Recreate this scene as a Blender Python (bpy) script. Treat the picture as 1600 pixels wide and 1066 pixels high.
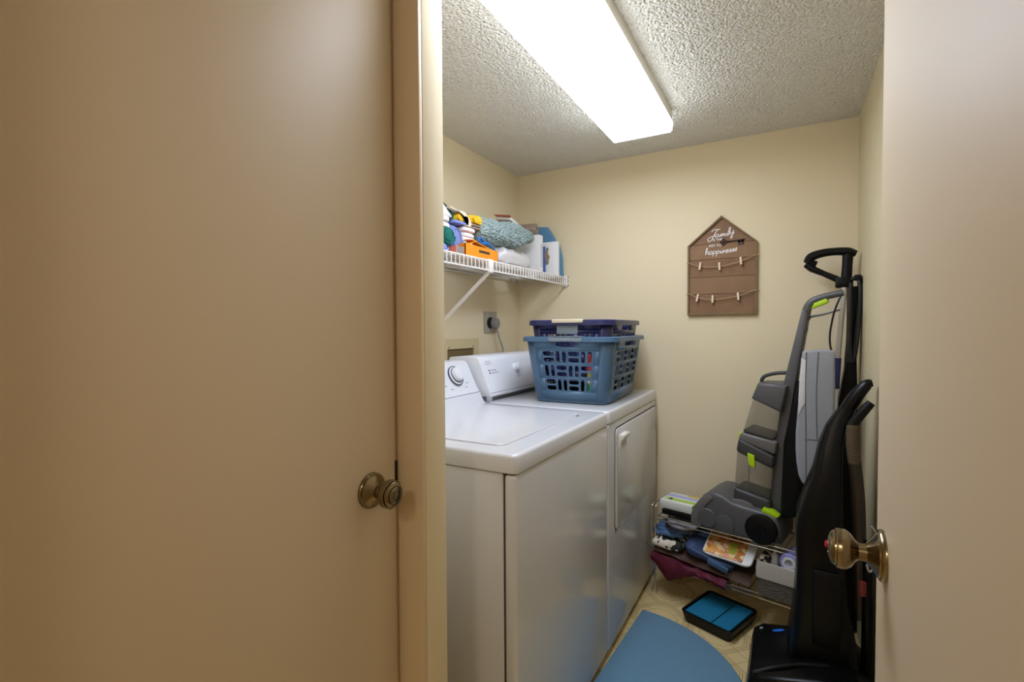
import bpy, bmesh, math, random
from math import pi, sin, cos, radians as rad
from mathutils import Vector, Matrix, noise

# ------------------------------------------------------------------ camera, world, exposure
for o in list(bpy.data.objects):
    bpy.data.objects.remove(o)
scene = bpy.context.scene
COL = scene.collection
F_PX, YAW, PITCH, ROLL, CAM_H = 766.18, 0.5122, 0.0261, -0.0053, 1.2211
cam_data = bpy.data.cameras.new('camera')
cam_data.sensor_width = 36.0
cam_data.lens = F_PX / 1600.0 * 36.0
cam_data.clip_start = 0.01
cam = bpy.data.objects.new('camera', cam_data)
COL.objects.link(cam)
cam.location = (0, 0, CAM_H)
_f = Vector((-sin(YAW) * cos(PITCH), cos(YAW) * cos(PITCH), -sin(PITCH)))
_r = Vector((cos(YAW), sin(YAW), 0))
_u = _r.cross(_f)
_r2 = cos(ROLL) * _r + sin(ROLL) * _u
_u2 = -sin(ROLL) * _r + cos(ROLL) * _u
cam.rotation_euler = Matrix((_r2, _u2, -_f)).transposed().to_euler()
scene.camera = cam

world = bpy.data.worlds.new('world')
world.use_nodes = True
world.node_tree.nodes['Background'].inputs[0].default_value = (0.9, 0.8, 0.68, 1)
world.node_tree.nodes['Background'].inputs[1].default_value = 0.05
scene.world = world
scene.view_settings.view_transform = 'Standard'
scene.view_settings.look = 'None'
scene.view_settings.gamma = 1.0
scene.view_settings.use_curve_mapping = False
scene.view_settings.exposure = 0.0
TUBE_STRENGTH = 16.5          # emission of the fluorescent fixture's lens
FILL_LAMP = 34.0              # emission of the added fill lamp behind the camera

# ------------------------------------------------------------------ materials
def lin(c):
    c = c / 255.0
    return c / 12.92 if c <= 0.04045 else ((c + 0.055) / 1.055) ** 2.4
def rgb(r, g, b):
    return (lin(r), lin(g), lin(b), 1.0)

MATS = {}
def mat(name, c, rough=0.5, metal=0.0, var=None, bump=None, spec=0.5, coat=0.0, alpha=1.0, emit=None, sheen=0.0, trans=0.0):
    """var = (scale, amount) colour mottling, bump = (scale, strength, distance[, kind])"""
    m = bpy.data.materials.new(name)
    m.use_nodes = True
    nt = m.node_tree
    b = nt.nodes['Principled BSDF']
    b.inputs['Base Color'].default_value = c
    b.inputs['Roughness'].default_value = rough
    b.inputs['Metallic'].default_value = metal
    b.inputs['Specular IOR Level'].default_value = spec
    b.inputs['Coat Weight'].default_value = coat
    b.inputs['Alpha'].default_value = alpha
    b.inputs['Sheen Weight'].default_value = sheen
    b.inputs['Transmission Weight'].default_value = trans
    tc = nt.nodes.new('ShaderNodeTexCoord')
    if var:
        n = nt.nodes.new('ShaderNodeTexNoise')
        n.inputs['Scale'].default_value = var[0]
        n.inputs['Detail'].default_value = 4
        nt.links.new(tc.outputs['Object'], n.inputs['Vector'])
        mx = nt.nodes.new('ShaderNodeMix')
        mx.data_type = 'RGBA'
        k = var[1]
        mx.inputs['A'].default_value = tuple(max(0, x * (1 - k)) for x in c[:3]) + (1,)
        mx.inputs['B'].default_value = tuple(min(1, x * (1 + k)) for x in c[:3]) + (1,)
        nt.links.new(n.outputs['Fac'], mx.inputs['Factor'])
        nt.links.new(mx.outputs['Result'], b.inputs['Base Color'])
    if bump:
        kind = bump[3] if len(bump) > 3 else 'noise'
        if kind == 'voronoi':
            n = nt.nodes.new('ShaderNodeTexVoronoi')
            out = n.outputs['Distance']
        else:
            n = nt.nodes.new('ShaderNodeTexNoise')
            n.inputs['Detail'].default_value = 3
            out = n.outputs['Fac']
        n.inputs['Scale'].default_value = bump[0]
        nt.links.new(tc.outputs['Object'], n.inputs['Vector'])
        bp = nt.nodes.new('ShaderNodeBump')
        bp.inputs['Strength'].default_value = bump[1]
        bp.inputs['Distance'].default_value = bump[2]
        nt.links.new(out, bp.inputs['Height'])
        nt.links.new(bp.outputs['Normal'], b.inputs['Normal'])
    if emit:
        b.inputs['Emission Color'].default_value = emit[0]
        b.inputs['Emission Strength'].default_value = emit[1]
    MATS[name] = m
    return m

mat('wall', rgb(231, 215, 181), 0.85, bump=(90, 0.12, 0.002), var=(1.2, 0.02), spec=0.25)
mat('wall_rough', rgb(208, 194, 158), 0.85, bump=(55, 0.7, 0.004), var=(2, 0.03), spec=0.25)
mat('door_paint', rgb(212, 192, 160), 0.52, bump=(160, 0.03, 0.001), var=(1.5, 0.02))
mat('trim_paint', rgb(216, 194, 160), 0.5, bump=(120, 0.04, 0.001))
mat('dark_gap', rgb(60, 45, 28), 0.7)
mat('brass', rgb(138, 122, 94), 0.2, 1.0, var=(25, 0.18))
mat('enamel', rgb(213, 212, 214), 0.2, coat=0.25, bump=(260, 0.025, 0.0006))
mat('enamel_console', rgb(226, 226, 231), 0.3, bump=(300, 0.02, 0.0005))
mat('console_grey', rgb(184, 184, 190), 0.35)
mat('gap_grey', rgb(120, 122, 128), 0.5)
mat('print_grey', rgb(150, 152, 162), 0.5)
mat('print_dark', rgb(48, 52, 72), 0.5)
mat('plastic_white', rgb(232, 226, 216), 0.32)
mat('lens', rgb(255, 255, 255), 0.3, emit=((0.80, 0.90, 1.09, 1), TUBE_STRENGTH))
mat('lens_side', rgb(255, 255, 255), 0.3, emit=((0.90, 0.96, 1.02, 1), 8.0))
mat('fixture_metal', rgb(226, 220, 208), 0.45)
mat('wire_white', rgb(236, 230, 222), 0.38)
mat('outlet_grey', rgb(168, 160, 146), 0.5)
mat('box_beige', rgb(214, 196, 152), 0.5)
mat('black_rubber', rgb(28, 28, 28), 0.5)
mat('plug_grey', rgb(132, 130, 128), 0.45)
mat('cord_grey', rgb(170, 164, 156), 0.45)
mat('basket_teal', rgb(74, 106, 136), 0.38, var=(6, 0.04))
mat('basket_teal_light', rgb(128, 142, 152), 0.4)
mat('basket_navy', rgb(38, 42, 88), 0.35, var=(6, 0.05))
mat('basket_beige', rgb(212, 200, 172), 0.4)
mat('red', rgb(200, 60, 66), 0.45)
mat('green_bright', rgb(42, 150, 84), 0.45)
mat('yellow_green', rgb(176, 176, 66), 0.45)
mat('plank', rgb(140, 106, 74), 0.7, var=(14, 0.22), bump=(40, 0.15, 0.002))
mat('plank_b', rgb(132, 98, 68), 0.7, var=(18, 0.25), bump=(40, 0.15, 0.002))
mat('sign_frame', rgb(126, 102, 70), 0.7, var=(30, 0.25))
mat('sign_white', rgb(236, 228, 222), 0.6)
mat('twine', rgb(178, 148, 108), 0.85)
mat('peg', rgb(234, 214, 190), 0.6)
mat('iron_dark', rgb(58, 40, 36), 0.5, 0.4)
mat('cleaner_grey', rgb(84, 83, 84), 0.42, var=(8, 0.06))
mat('cleaner_dark', rgb(58, 57, 58), 0.45)
mat('cleaner_mid', rgb(104, 100, 98), 0.4)
mat('clear_smoke', rgb(120, 112, 98), 0.08, alpha=0.38)
mat('lime', rgb(176, 212, 20), 0.4)
mat('black_gloss', rgb(8, 8, 9), 0.3, spec=0.22)
mat('black_plastic', rgb(12, 11, 12), 0.42, spec=0.22)
mat('black_cord', rgb(18, 18, 19), 0.45)
mat('hose_brown', rgb(92, 78, 60), 0.5)
mat('ironing_grey', rgb(150, 152, 158), 0.9, bump=(420, 0.4, 0.001), var=(60, 0.08), sheen=0.2)
mat('ironing_white', rgb(214, 212, 212), 0.85, bump=(200, 0.3, 0.001))
mat('crease_seam_grey', rgb(96, 98, 104), 0.9)
mat('pole_silver', rgb(186, 180, 172), 0.35, 0.3)
mat('navy', rgb(40, 48, 100), 0.5)
mat('chrome', rgb(200, 200, 200), 0.16, 1.0)
mat('mat_blue', rgb(98, 140, 168), 0.95, bump=(500, 0.5, 0.001), var=(45, 0.07), sheen=0.2)
mat('mat_edge', rgb(62, 84, 104), 0.95)
mat('teal', rgb(4, 112, 150), 0.8, var=(90, 0.1), bump=(300, 0.3, 0.001))
mat('blue_logo', rgb(30, 110, 220), 0.35)
mat('red_dot', rgb(200, 40, 50), 0.4)
mat('cloth_green', rgb(18, 104, 92), 0.95, bump=(320, 0.5, 0.001), var=(30, 0.15))
mat('cloth_dkgreen', rgb(20, 78, 70), 0.95, bump=(320, 0.5, 0.001))
mat('cloth_bluegrey', rgb(122, 136, 190), 0.95, bump=(260, 0.8, 0.002), var=(40, 0.2))
mat('cloth_lavender', rgb(132, 144, 206), 0.95, bump=(320, 0.4, 0.001))
mat('cloth_white', rgb(236, 226, 222), 0.95, bump=(260, 0.4, 0.001), var=(20, 0.05))
mat('cloth_cream', rgb(232, 220, 196), 0.95, bump=(260, 0.4, 0.001), var=(20, 0.06))
mat('cloth_yellow', rgb(248, 196, 42), 0.95, bump=(260, 0.4, 0.001), var=(20, 0.1))
mat('cloth_olive', rgb(150, 142, 122), 0.95, bump=(260, 0.4, 0.001), var=(20, 0.1))
mat('cloth_taupe', rgb(150, 128, 112), 0.95, bump=(260, 0.4, 0.001), var=(20, 0.1))
mat('knit', rgb(158, 174, 170), 0.95, var=(60, 0.25), bump=(160, 0.6, 0.003))
mat('orange', rgb(250, 146, 24), 0.45)
mat('cardboard', rgb(200, 160, 110), 0.8)
mat('blue_plastic', rgb(36, 108, 180), 0.35)
mat('clear_film', rgb(226, 224, 220), 0.12, alpha=0.5)
mat('paper_white', rgb(240, 238, 236), 0.6)
mat('paper_cool', rgb(214, 212, 210), 0.55)
mat('coral', rgb(226, 130, 104), 0.6)
mat('brown_mug', rgb(150, 130, 112), 0.4, var=(60, 0.4))
mat('pad_blue', rgb(94, 140, 176), 0.8, var=(20, 0.06))
mat('pad_blue_deep', rgb(72, 112, 176), 0.7)
mat('box_green', rgb(170, 206, 72), 0.5)
mat('box_white', rgb(226, 226, 220), 0.5)
mat('box_lilac', rgb(178, 180, 220), 0.5)
mat('box_yellow', rgb(222, 190, 84), 0.5)
mat('denim', rgb(82, 112, 152), 0.95, var=(40, 0.15), bump=(300, 0.4, 0.001))
mat('navy_cloth', rgb(54, 72, 110), 0.6, var=(25, 0.15))
mat('maroon', rgb(128, 42, 68), 0.55, var=(12, 0.15))
mat('brown_sheet', rgb(112, 84, 66), 0.6, var=(20, 0.15))
mat('grey_cap', rgb(150, 146, 150), 0.8)
mat('dark_band', rgb(34, 34, 44), 0.7)
mat('bin_grey', rgb(98, 92, 84), 0.6)
mat('bin_white', rgb(190, 184, 172), 0.6)
mat('purple', rgb(150, 146, 206), 0.6)
mat('food_orange', rgb(222, 156, 78), 0.5)
mat('hall_wall', rgb(228, 212, 182), 0.85)

def special_materials():
    # popcorn ceiling: coarse bump
    m = mat('ceiling', rgb(243, 240, 232), 0.95, spec=0.1)
    nt = m.node_tree; b = nt.nodes['Principled BSDF']
    tc = nt.nodes.new('ShaderNodeTexCoord')
    v = nt.nodes.new('ShaderNodeTexVoronoi'); v.inputs['Scale'].default_value = 135
    v.feature = 'SMOOTH_F1'
    n = nt.nodes.new('ShaderNodeTexNoise'); n.inputs['Scale'].default_value = 100; n.inputs['Detail'].default_value = 4
    nt.links.new(tc.outputs['Object'], v.inputs['Vector']); nt.links.new(tc.outputs['Object'], n.inputs['Vector'])
    s = nt.nodes.new('ShaderNodeMath'); s.operation = 'SUBTRACT'
    nt.links.new(n.outputs['Fac'], s.inputs[0]); nt.links.new(v.outputs['Distance'], s.inputs[1])
    bp = nt.nodes.new('ShaderNodeBump'); bp.inputs['Strength'].default_value = 1.0; bp.inputs['Distance'].default_value = 0.011
    nt.links.new(s.outputs[0], bp.inputs['Height']); nt.links.new(bp.outputs['Normal'], b.inputs['Normal'])
    # printed sheet vinyl: octagon outlines
    m = mat('vinyl', rgb(196, 172, 116), 0.4)
    nt = m.node_tree; b = nt.nodes['Principled BSDF']; L = nt.links.new
    tc = nt.nodes.new('ShaderNodeTexCoord'); sp = nt.nodes.new('ShaderNodeSeparateXYZ')
    L(tc.outputs['Object'], sp.inputs[0])
    def M(op, a, bb=None, cc=None):
        x = nt.nodes.new('ShaderNodeMath'); x.operation = op
        for i, k in enumerate((a, bb, cc)):
            if k is None: continue
            if isinstance(k, (int, float)): x.inputs[i].default_value = k
            else: L(k, x.inputs[i])
        return x.outputs[0]
    px = M('PINGPONG', sp.outputs['X'], 0.115); py = M('PINGPONG', sp.outputs['Y'], 0.115)
    dg = M('MULTIPLY', M('ADD', px, py), 0.74)
    d = M('MAXIMUM', M('MAXIMUM', px, py), dg)
    lines = None
    for c, w in ((0.112, 0.0016), (0.102, 0.0014), (0.093, 0.0012), (0.07, 0.001)):
        k = M('COMPARE', d, c, w)
        lines = k if lines is None else M('MAXIMUM', lines, k)
    k = M('COMPARE', M('SUBTRACT', px, py), 0.0, 0.0012)
    k = M('MULTIPLY', k, M('GREATER_THAN', d, 0.07))
    lines = M('MAXIMUM', lines, k)
    n = nt.nodes.new('ShaderNodeTexNoise'); n.inputs['Scale'].default_value = 130
    L(tc.outputs['Object'], n.inputs['Vector'])
    fac = M('MULTIPLY', lines, M('ADD', n.outputs['Fac'], 0.2))
    mx = nt.nodes.new('ShaderNodeMix'); mx.data_type = 'RGBA'
    mx.inputs['A'].default_value = rgb(226, 202, 146); mx.inputs['B'].default_value = rgb(112, 84, 46)
    L(fac, mx.inputs['Factor']); L(mx.outputs['Result'], b.inputs['Base Color'])
    # printed pictures on packets: colour blotches
    def blotch(name, stops, scale, rough=0.45):
        m = mat(name, (1, 1, 1, 1), rough)
        nt = m.node_tree; b = nt.nodes['Principled BSDF']
        tc = nt.nodes.new('ShaderNodeTexCoord'); n = nt.nodes.new('ShaderNodeTexVoronoi'); n.inputs['Scale'].default_value = scale
        r = nt.nodes.new('ShaderNodeValToRGB'); r.color_ramp.interpolation = 'CONSTANT'
        cr = r.color_ramp
        while len(cr.elements) < len(stops): cr.elements.new(0.5)
        for i, c in enumerate(stops):
            cr.elements[i].position = i / len(stops); cr.elements[i].color = c
        sep = nt.nodes.new('ShaderNodeSeparateColor')
        nt.links.new(tc.outputs['Object'], n.inputs['Vector']); nt.links.new(n.outputs['Color'], sep.inputs[0])
        nt.links.new(sep.outputs[0], r.inputs[0]); nt.links.new(r.outputs[0], b.inputs['Base Color'])
    blotch('food_print', [rgb(206, 120, 44), rgb(236, 178, 96), rgb(226, 150, 120), rgb(240, 214, 160), rgb(170, 120, 50), rgb(230, 160, 70)], 55)
    blotch('floral', [rgb(30, 36, 34), rgb(230, 220, 200), rgb(214, 200, 176), rgb(40, 48, 44), rgb(226, 216, 196)], 38, 0.9)
special_materials()

# ------------------------------------------------------------------ mesh helpers
def bm_new():
    return bmesh.new()

def box(bm, lo, hi, bevel=0.0, seg=2, M=None):
    lo = Vector(lo); hi = Vector(hi)
    tmp = bmesh.new()
    bmesh.ops.create_cube(tmp, size=1.0)
    for v in tmp.verts:
        v.co = Vector(((v.co.x + .5) * (hi.x - lo.x) + lo.x, (v.co.y + .5) * (hi.y - lo.y) + lo.y, (v.co.z + .5) * (hi.z - lo.z) + lo.z))
    if bevel > 0:
        bmesh.ops.bevel(tmp, geom=list(tmp.edges), offset=bevel, segments=seg, affect='EDGES', profile=0.5)
    if M is not None:
        bmesh.ops.transform(tmp, matrix=M, verts=tmp.verts)
    join(bm, tmp)
    return bm

def join(bm, tmp):
    me = bpy.data.meshes.new('tmp')
    tmp.to_mesh(me); tmp.free()
    bm.from_mesh(me)
    bpy.data.meshes.remove(me)

def rings(bm, rs, closed=True, cap=True):
    """skin a list of rings (each a list of points, same length)"""
    vr = [[bm.verts.new(p) for p in r] for r in rs]
    n = len(vr[0])
    for a, b in zip(vr, vr[1:]):
        for i in range(n if closed else n - 1):
            j = (i + 1) % n
            try: bm.faces.new((a[i], a[j], b[j], b[i]))
            except ValueError: pass
    if cap and closed:
        for r in (vr[0][::-1], vr[-1]):
            try: bm.faces.new(r)
            except ValueError: pass
    return bm

def catmull(pts, k=6):
    pts = [Vector(p) for p in pts]
    if len(pts) < 3 or k < 2: return pts
    out = []
    P = [pts[0] * 2 - pts[1]] + pts + [pts[-1] * 2 - pts[-2]]
    for i in range(1, len(P) - 2):
        a, b, c, d = P[i - 1], P[i], P[i + 1], P[i + 2]
        for s in range(k):
            t = s / k
            out.append(0.5 * ((2 * b) + (c - a) * t + (2 * a - 5 * b + 4 * c - d) * t * t + (3 * b - a - 3 * c + d) * t ** 3))
    out.append(pts[-1])
    return out

def tube(bm, pts, r, n=8, smooth=0, flat=None, cap=True):
    """tube along a path; r a number or list; flat=(su,sv) squash of the section"""
    pts = [Vector(p) for p in pts]
    if smooth:
        rl = None
        if isinstance(r, (list, tuple)):
            m = len(pts) - 1
            q = catmull(pts, smooth)
            rl = []
            for i in range(len(q)):
                x = i / (len(q) - 1) * m; a = min(int(x), m - 1); t = x - a
                rl.append(r[a] * (1 - t) + r[a + 1] * t)
            r = rl; pts = q
        else:
            pts = catmull(pts, smooth)
    R = r if isinstance(r, (list, tuple)) else [r] * len(pts)
    up = Vector((0, 0, 1))
    t0 = (pts[1] - pts[0]).normalized()
    if abs(t0.dot(up)) > 0.95: up = Vector((0, 1, 0))
    nrm = (up - t0 * up.dot(t0)).normalized()
    rs = []
    for i, p in enumerate(pts):
        if i == 0: t = (pts[1] - p)
        elif i == len(pts) - 1: t = (p - pts[i - 1])
        else: t = (pts[i + 1] - pts[i - 1])
        t.normalize()
        nrm = (nrm - t * nrm.dot(t))
        if nrm.length < 1e-6: nrm = t.orthogonal()
        nrm.normalize()
        bn = t.cross(nrm)
        su, sv = flat if flat else (1, 1)
        rs.append([p + (nrm * cos(2 * pi * k / n) * su + bn * sin(2 * pi * k / n) * sv) * R[i] for k in range(n)])
    return rings(bm, rs, True, cap)

def lathe(bm, prof, center, axis='Z', n=24):
    """prof: list of (radius, height along axis)"""
    c = Vector(center)
    ax = {'X': Vector((1, 0, 0)), '-X': Vector((-1, 0, 0)), 'Y': Vector((0, 1, 0)), '-Y': Vector((0, -1, 0)), 'Z': Vector((0, 0, 1))}[axis] if isinstance(axis, str) else Vector(axis).normalized()
    u = ax.orthogonal().normalized(); v = ax.cross(u)
    rs = [[c + ax * h + (u * cos(2 * pi * k / n) + v * sin(2 * pi * k / n)) * max(r, 1e-5) for k in range(n)] for r, h in prof]
    return rings(bm, rs, True, True)

def prism(bm, poly, y0, y1, plane='XZ', bevel=0.0, seg=2, M=None):
    """extrude a 2d polygon; plane XZ -> along Y, XY -> along Z, YZ -> along X"""
    def P(a, b, h):
        return {'XZ': (a, h, b), 'XY': (a, b, h), 'YZ': (h, a, b)}[plane]
    tmp = bmesh.new()
    a = [tmp.verts.new(P(x, z, y0)) for x, z in poly]
    b = [tmp.verts.new(P(x, z, y1)) for x, z in poly]
    fa = tmp.faces.new(a); fb = tmp.faces.new(b[::-1])
    n = len(poly)
    for i in range(n):
        j = (i + 1) % n
        tmp.faces.new((a[j], a[i], b[i], b[j]))
    bmesh.ops.recalc_face_normals(tmp, faces=tmp.faces)
    if bevel > 0:
        ed = [e for f in tmp.faces if len(f.verts) == n for e in f.edges] if n != 4 else list(tmp.edges)
        ed = list({e for e in ed})
        bmesh.ops.bevel(tmp, geom=ed, offset=bevel, segments=seg, affect='EDGES', profile=0.5)
    bmesh.ops.triangulate(tmp, faces=[f for f in tmp.faces if len(f.verts) > 4])
    if M is not None:
        bmesh.ops.transform(tmp, matrix=M, verts=tmp.verts)
    join(bm, tmp)
    return bm

def blob(bm, c, r, e=(0.5, 0.5), amp=0.0, freq=20.0, seed=0, nu=32, nv=18, M=None, flat_bottom=None, amp2=0.0, freq2=60.0):
    """superellipsoid with noise: folded cloth, bags, pads"""
    def sp(x, p): return math.copysign(abs(x) ** p, x)
    tmp = bmesh.new()
    rs = []
    off = Vector((seed * 7.31, seed * 3.77, seed * 1.93))
    for j in range(nv + 1):
        ph = -pi / 2 + pi * j / nv
        ring = []
        for i in range(nu):
            th = 2 * pi * i / nu
            x = sp(cos(ph), e[0]) * sp(cos(th), e[1]); y = sp(cos(ph), e[0]) * sp(sin(th), e[1]); z = sp(sin(ph), e[0])
            p = Vector((x * r[0], y * r[1], z * r[2]))
            d = Vector((x, y, z)).normalized() if (x or y or z) else Vector((0, 0, 1))
            k = noise.noise(p * freq + off) * amp
            if amp2: k += (0.5 - noise.voronoi(p * freq2 + off)[0][0]) * amp2
            p = p + d * k
            if flat_bottom is not None: p.z = max(p.z, flat_bottom)
            ring.append(p + Vector(c) if M is None else p)
        rs.append(ring)
    rings(tmp, rs, True, True)
    bmesh.ops.remove_doubles(tmp, verts=tmp.verts, dist=1e-5)
    if M is not None:
        bmesh.ops.transform(tmp, matrix=Matrix.Translation(c) @ M, verts=tmp.verts)
    join(bm, tmp)
    return bm

def sheet(bm, fn, nu, nv, thick=0.0):
    """grid surface from fn(u,v); optionally thickened along its normals by a second layer"""
    g = [[bm.verts.new(fn(i / nu, j / nv)) for j in range(nv + 1)] for i in range(nu + 1)]
    for i in range(nu):
        for j in range(nv):
            bm.faces.new((g[i][j], g[i + 1][j], g[i + 1][j + 1], g[i][j + 1]))
    if thick:
        bmesh.ops.solidify(bm, geom=list(bm.faces), thickness=thick)
    return bm

def RZ(a): return Matrix.Rotation(a, 4, 'Z')
def RX(a): return Matrix.Rotation(a, 4, 'X')
def RY(a): return Matrix.Rotation(a, 4, 'Y')
def T(x, y, z): return Matrix.Translation((x, y, z))

# ------------------------------------------------------------------ object helpers
def mesh_obj(name, bm, m, smooth=35):
    bmesh.ops.recalc_face_normals(bm, faces=bm.faces)
    me = bpy.data.meshes.new(name)
    bm.to_mesh(me); bm.free()
    if smooth:
        for p in me.polygons: p.use_smooth = True
        me.set_sharp_from_angle(angle=rad(smooth))
    me.materials.append(MATS[m] if isinstance(m, str) else m)
    o = bpy.data.objects.new(name, me)
    COL.objects.link(o)
    return o

ROOT_M = {}
def thing(name, label, cat, loc=(0, 0, 0), rotz=0.0, group=None, kind=None):
    o = bpy.data.objects.new(name, None)
    o.empty_display_size = 0.05
    COL.objects.link(o)
    o.location = loc; o.rotation_euler = (0, 0, rotz)
    ROOT_M[o.name] = Matrix.Translation(loc) @ RZ(rotz)
    if label: o['label'] = label
    if cat: o['category'] = cat
    if group: o['group'] = group
    if kind: o['kind'] = kind
    return o

def part(name, bm, m, parent, local=False, smooth=35, label=None, kind=None):
    """mesh part; coordinates are world ones unless local=True"""
    top = parent
    while top.parent: top = top.parent
    if not local and top.name in ROOT_M:
        bmesh.ops.transform(bm, matrix=ROOT_M[top.name].inverted(), verts=bm.verts)
    o = mesh_obj(name, bm, m, smooth)
    o.parent = parent
    if label: o['label'] = label
    if kind: o['kind'] = kind
    return o

def solo(name, bm, m, label, cat, group=None, smooth=35):
    lo = [min(v.co[i] for v in bm.verts) for i in range(3)]; hi = [max(v.co[i] for v in bm.verts) for i in range(3)]
    c = Vector(((lo[0] + hi[0]) / 2, (lo[1] + hi[1]) / 2, lo[2]))
    bmesh.ops.translate(bm, verts=bm.verts, vec=-c)
    o = mesh_obj(name, bm, m, smooth)
    o.location = c
    o['label'] = label; o['category'] = cat
    if group: o['group'] = group
    return o

def struct(name, bm, m, smooth=35, label=None):
    o = mesh_obj(name, bm, m, smooth)
    o['kind'] = 'structure'
    if label: o['label'] = label
    return o

# ------------------------------------------------------------------ the setting
XL, XR, YB, HC = -1.35, 0.25, 2.481, 2.086
struct('floor', box(bm_new(), (-1.45, -1.6, -0.05), (1.3, YB + .1, 0)), 'vinyl', label='beige printed sheet vinyl floor')
struct('ceiling', box(bm_new(), (-1.45, -1.6, HC), (1.3, YB + .1, HC + .05)), 'ceiling', label='white popcorn textured ceiling')
struct('wall_back', box(bm_new(), (XL - .1, YB, 0), (XR + .1, YB + .1, HC)), 'wall', label='plain cream wall with the house shaped sign')
struct('wall_left', box(bm_new(), (XL - .1, .75, 0), (XL, YB, HC)), 'wall', label='cream wall behind the wire shelf')
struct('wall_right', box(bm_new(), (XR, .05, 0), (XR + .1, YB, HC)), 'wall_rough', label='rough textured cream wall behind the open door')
struct('wall_closet', box(bm_new(), (XL, .756, 0), (-.622, .822, HC), 0.003), 'wall', label='narrow cream wall end beside the closet door')
struct('wall_closet_back', box(bm_new(), (-.80, -.05, 0), (-.745, .756, HC)), 'hall_wall')
b = bm_new()
box(b, (-1.0, -.06, 0), (-.60, .06, HC)); box(b, (.16, -.06, 0), (XR + .75, .049, HC)); box(b, (-.60, -.06, 2.045), (.16, .06, HC))
struct('wall_front', b, 'hall_wall')
struct('wall_hall_left', box(bm_new(), (-1.1, -1.6, 0), (-1.0, -.06, HC)), 'hall_wall')
struct('wall_hall_right', box(bm_new(), (1.0, -1.6, 0), (1.1, .05, HC)), 'hall_wall')
struct('wall_hall_back', box(bm_new(), (-1.0, -1.6, 0), (1.0, -1.5, HC)), 'hall_wall')
# jamb of the closet door (faces the camera side), its stop strip and strike plate
b = bm_new(); box(b, (-.745, .746, 0), (-.6225, .7555, 2.05), .0015)
jamb = struct('trim_1', b, 'trim_paint', label='painted door jamb beside the closet door')
part('stop_strip', box(bm_new(), (-.745, .7345, 0), (-.690, .746, 2.05), .001), 'trim_paint', jamb)
part('strike_plate', box(bm_new(), (-.690, .7340, .885), (-.686, .7455, .955), .001), 'iron_dark', jamb, label='dark brass strike plate')
box(b := bm_new(), (-.745, .065, 2.035), (-.66, .746, 2.06), .0015)
struct('trim_2', b, 'trim_paint')

def knob(door, x, y, z, sgn, tagname):
    """turned door knob on a YZ door, projecting along sgn*X"""
    ax = 'X' if sgn > 0 else '-X'
    r = part('rosette', lathe(bm_new(), [(0.0335, 0), (0.0335, .003), (.032, .0055), (.029, .006), (.0285, .008), (.026, .0095), (.022, .0115), (.0165, .016), (.013, .019)], (x, y, z), ax, 36), 'brass', door)
    k = part('knob', lathe(bm_new(), [(.0115, .016), (.0115, .028), (.014, .031), (.0215, .036), (.0258, .042), (.0265, .048), (.0258, .0525), (.0246, .0535), (.0244, .0515), (.0232, .0515), (.0230, .0555), (.0205, .0585), (.0178, .0600), (.0174, .0585), (.0162, .0585), (.0158, .0605), (.012, .0618), (.0088, .0624), (.0084, .0612), (.0074, .0612), (.007, .0626), (0.0005, .063)], (x, y, z), ax, 36), 'brass', door)
    return k

d1 = struct('door_1', box(bm_new(), (-.715, .068, .012), (-.680, .7312, 2.03), .002), 'door_paint', label='closed flush closet door on the left with an antique brass knob')
knob(d1, -.680, .6665, .918, 1, 'a')
part('latch_plate', box(bm_new(), (-.710, .7305, .89), (-.685, .7318, .95)), 'brass', d1)
d2 = struct('door_2', box(bm_new(), (.113, .096, .012), (.148, .856, 2.03), .002), 'door_paint', label='open flush door on the right with an antique brass knob')
knob(d2, .113, .797, .918, -1, 'b')
part('latch_plate', box(bm_new(), (.119, .8555, .89), (.142, .8575, .95)), 'brass', d2)
for zz in (.25, 1.0, 1.8):
    part('hinge', tube(bm_new(), [(.113, .09, zz - .045), (.113, .09, zz + .045)], .006, 8), 'brass', d2)

# ------------------------------------------------------------------ ceiling fixture
ft = thing('ceiling_light', 'long white fluorescent ceiling fixture with a lit wraparound lens', 'light', (-.5285, 1.42, 1.999))
part('housing', box(bm_new(), (-.650, .82, 2.036), (-.4075, 2.030, HC), .002), 'fixture_metal', ft)
b = bm_new()
prof = [(-.653, 2.037), (-.6505, 2.008), (-.643, 1.9995), (-.4145, 1.9995), (-.407, 2.008), (-.4045, 2.037)]
prism(b, prof, .83, 2.034, 'XZ')
lens = part('lens', b, 'lens', ft, smooth=0)
lens.data.materials.append(MATS['lens_side'])          # the ribbed sides give off less than the face below
for p in lens.data.polygons:
    if p.normal.z > -0.5: p.material_index = 1

# unseen dome lamp, added behind the camera to brighten the doors
hl = thing('added_fill_lamp', 'added unseen fill lamp on the hall ceiling behind the viewer', 'lamp', (-.05, -1.1, HC - .11))
part('base', lathe(bm_new(), [(.15, 0), (.15, -.02), (.0, -.02)], (-.05, -1.1, HC), 'Z', 24), 'brass', hl)
part('shade', lathe(bm_new(), [(.14, -.02), (.13, -.06), (.09, -.09), (0, -.10)], (-.05, -1.1, HC), 'Z', 24), mat('fill_glow', rgb(250, 240, 220), .4, emit=((1, .92, .80, 1), FILL_LAMP)), hl)

# ------------------------------------------------------------------ washer and dryer
def rounded_rect(x0, x1, y0, y1, r, k=5):
    out = []
    for cx, cy, a0 in ((x1 - r, y1 - r, 0), (x0 + r, y1 - r, 90), (x0 + r, y0 + r, 180), (x1 - r, y0 + r, 270)):
        for i in range(k + 1):
            a = rad(a0 + 90 * i / k)
            out.append((cx + r * cos(a), cy + r * sin(a)))
    return out

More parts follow.
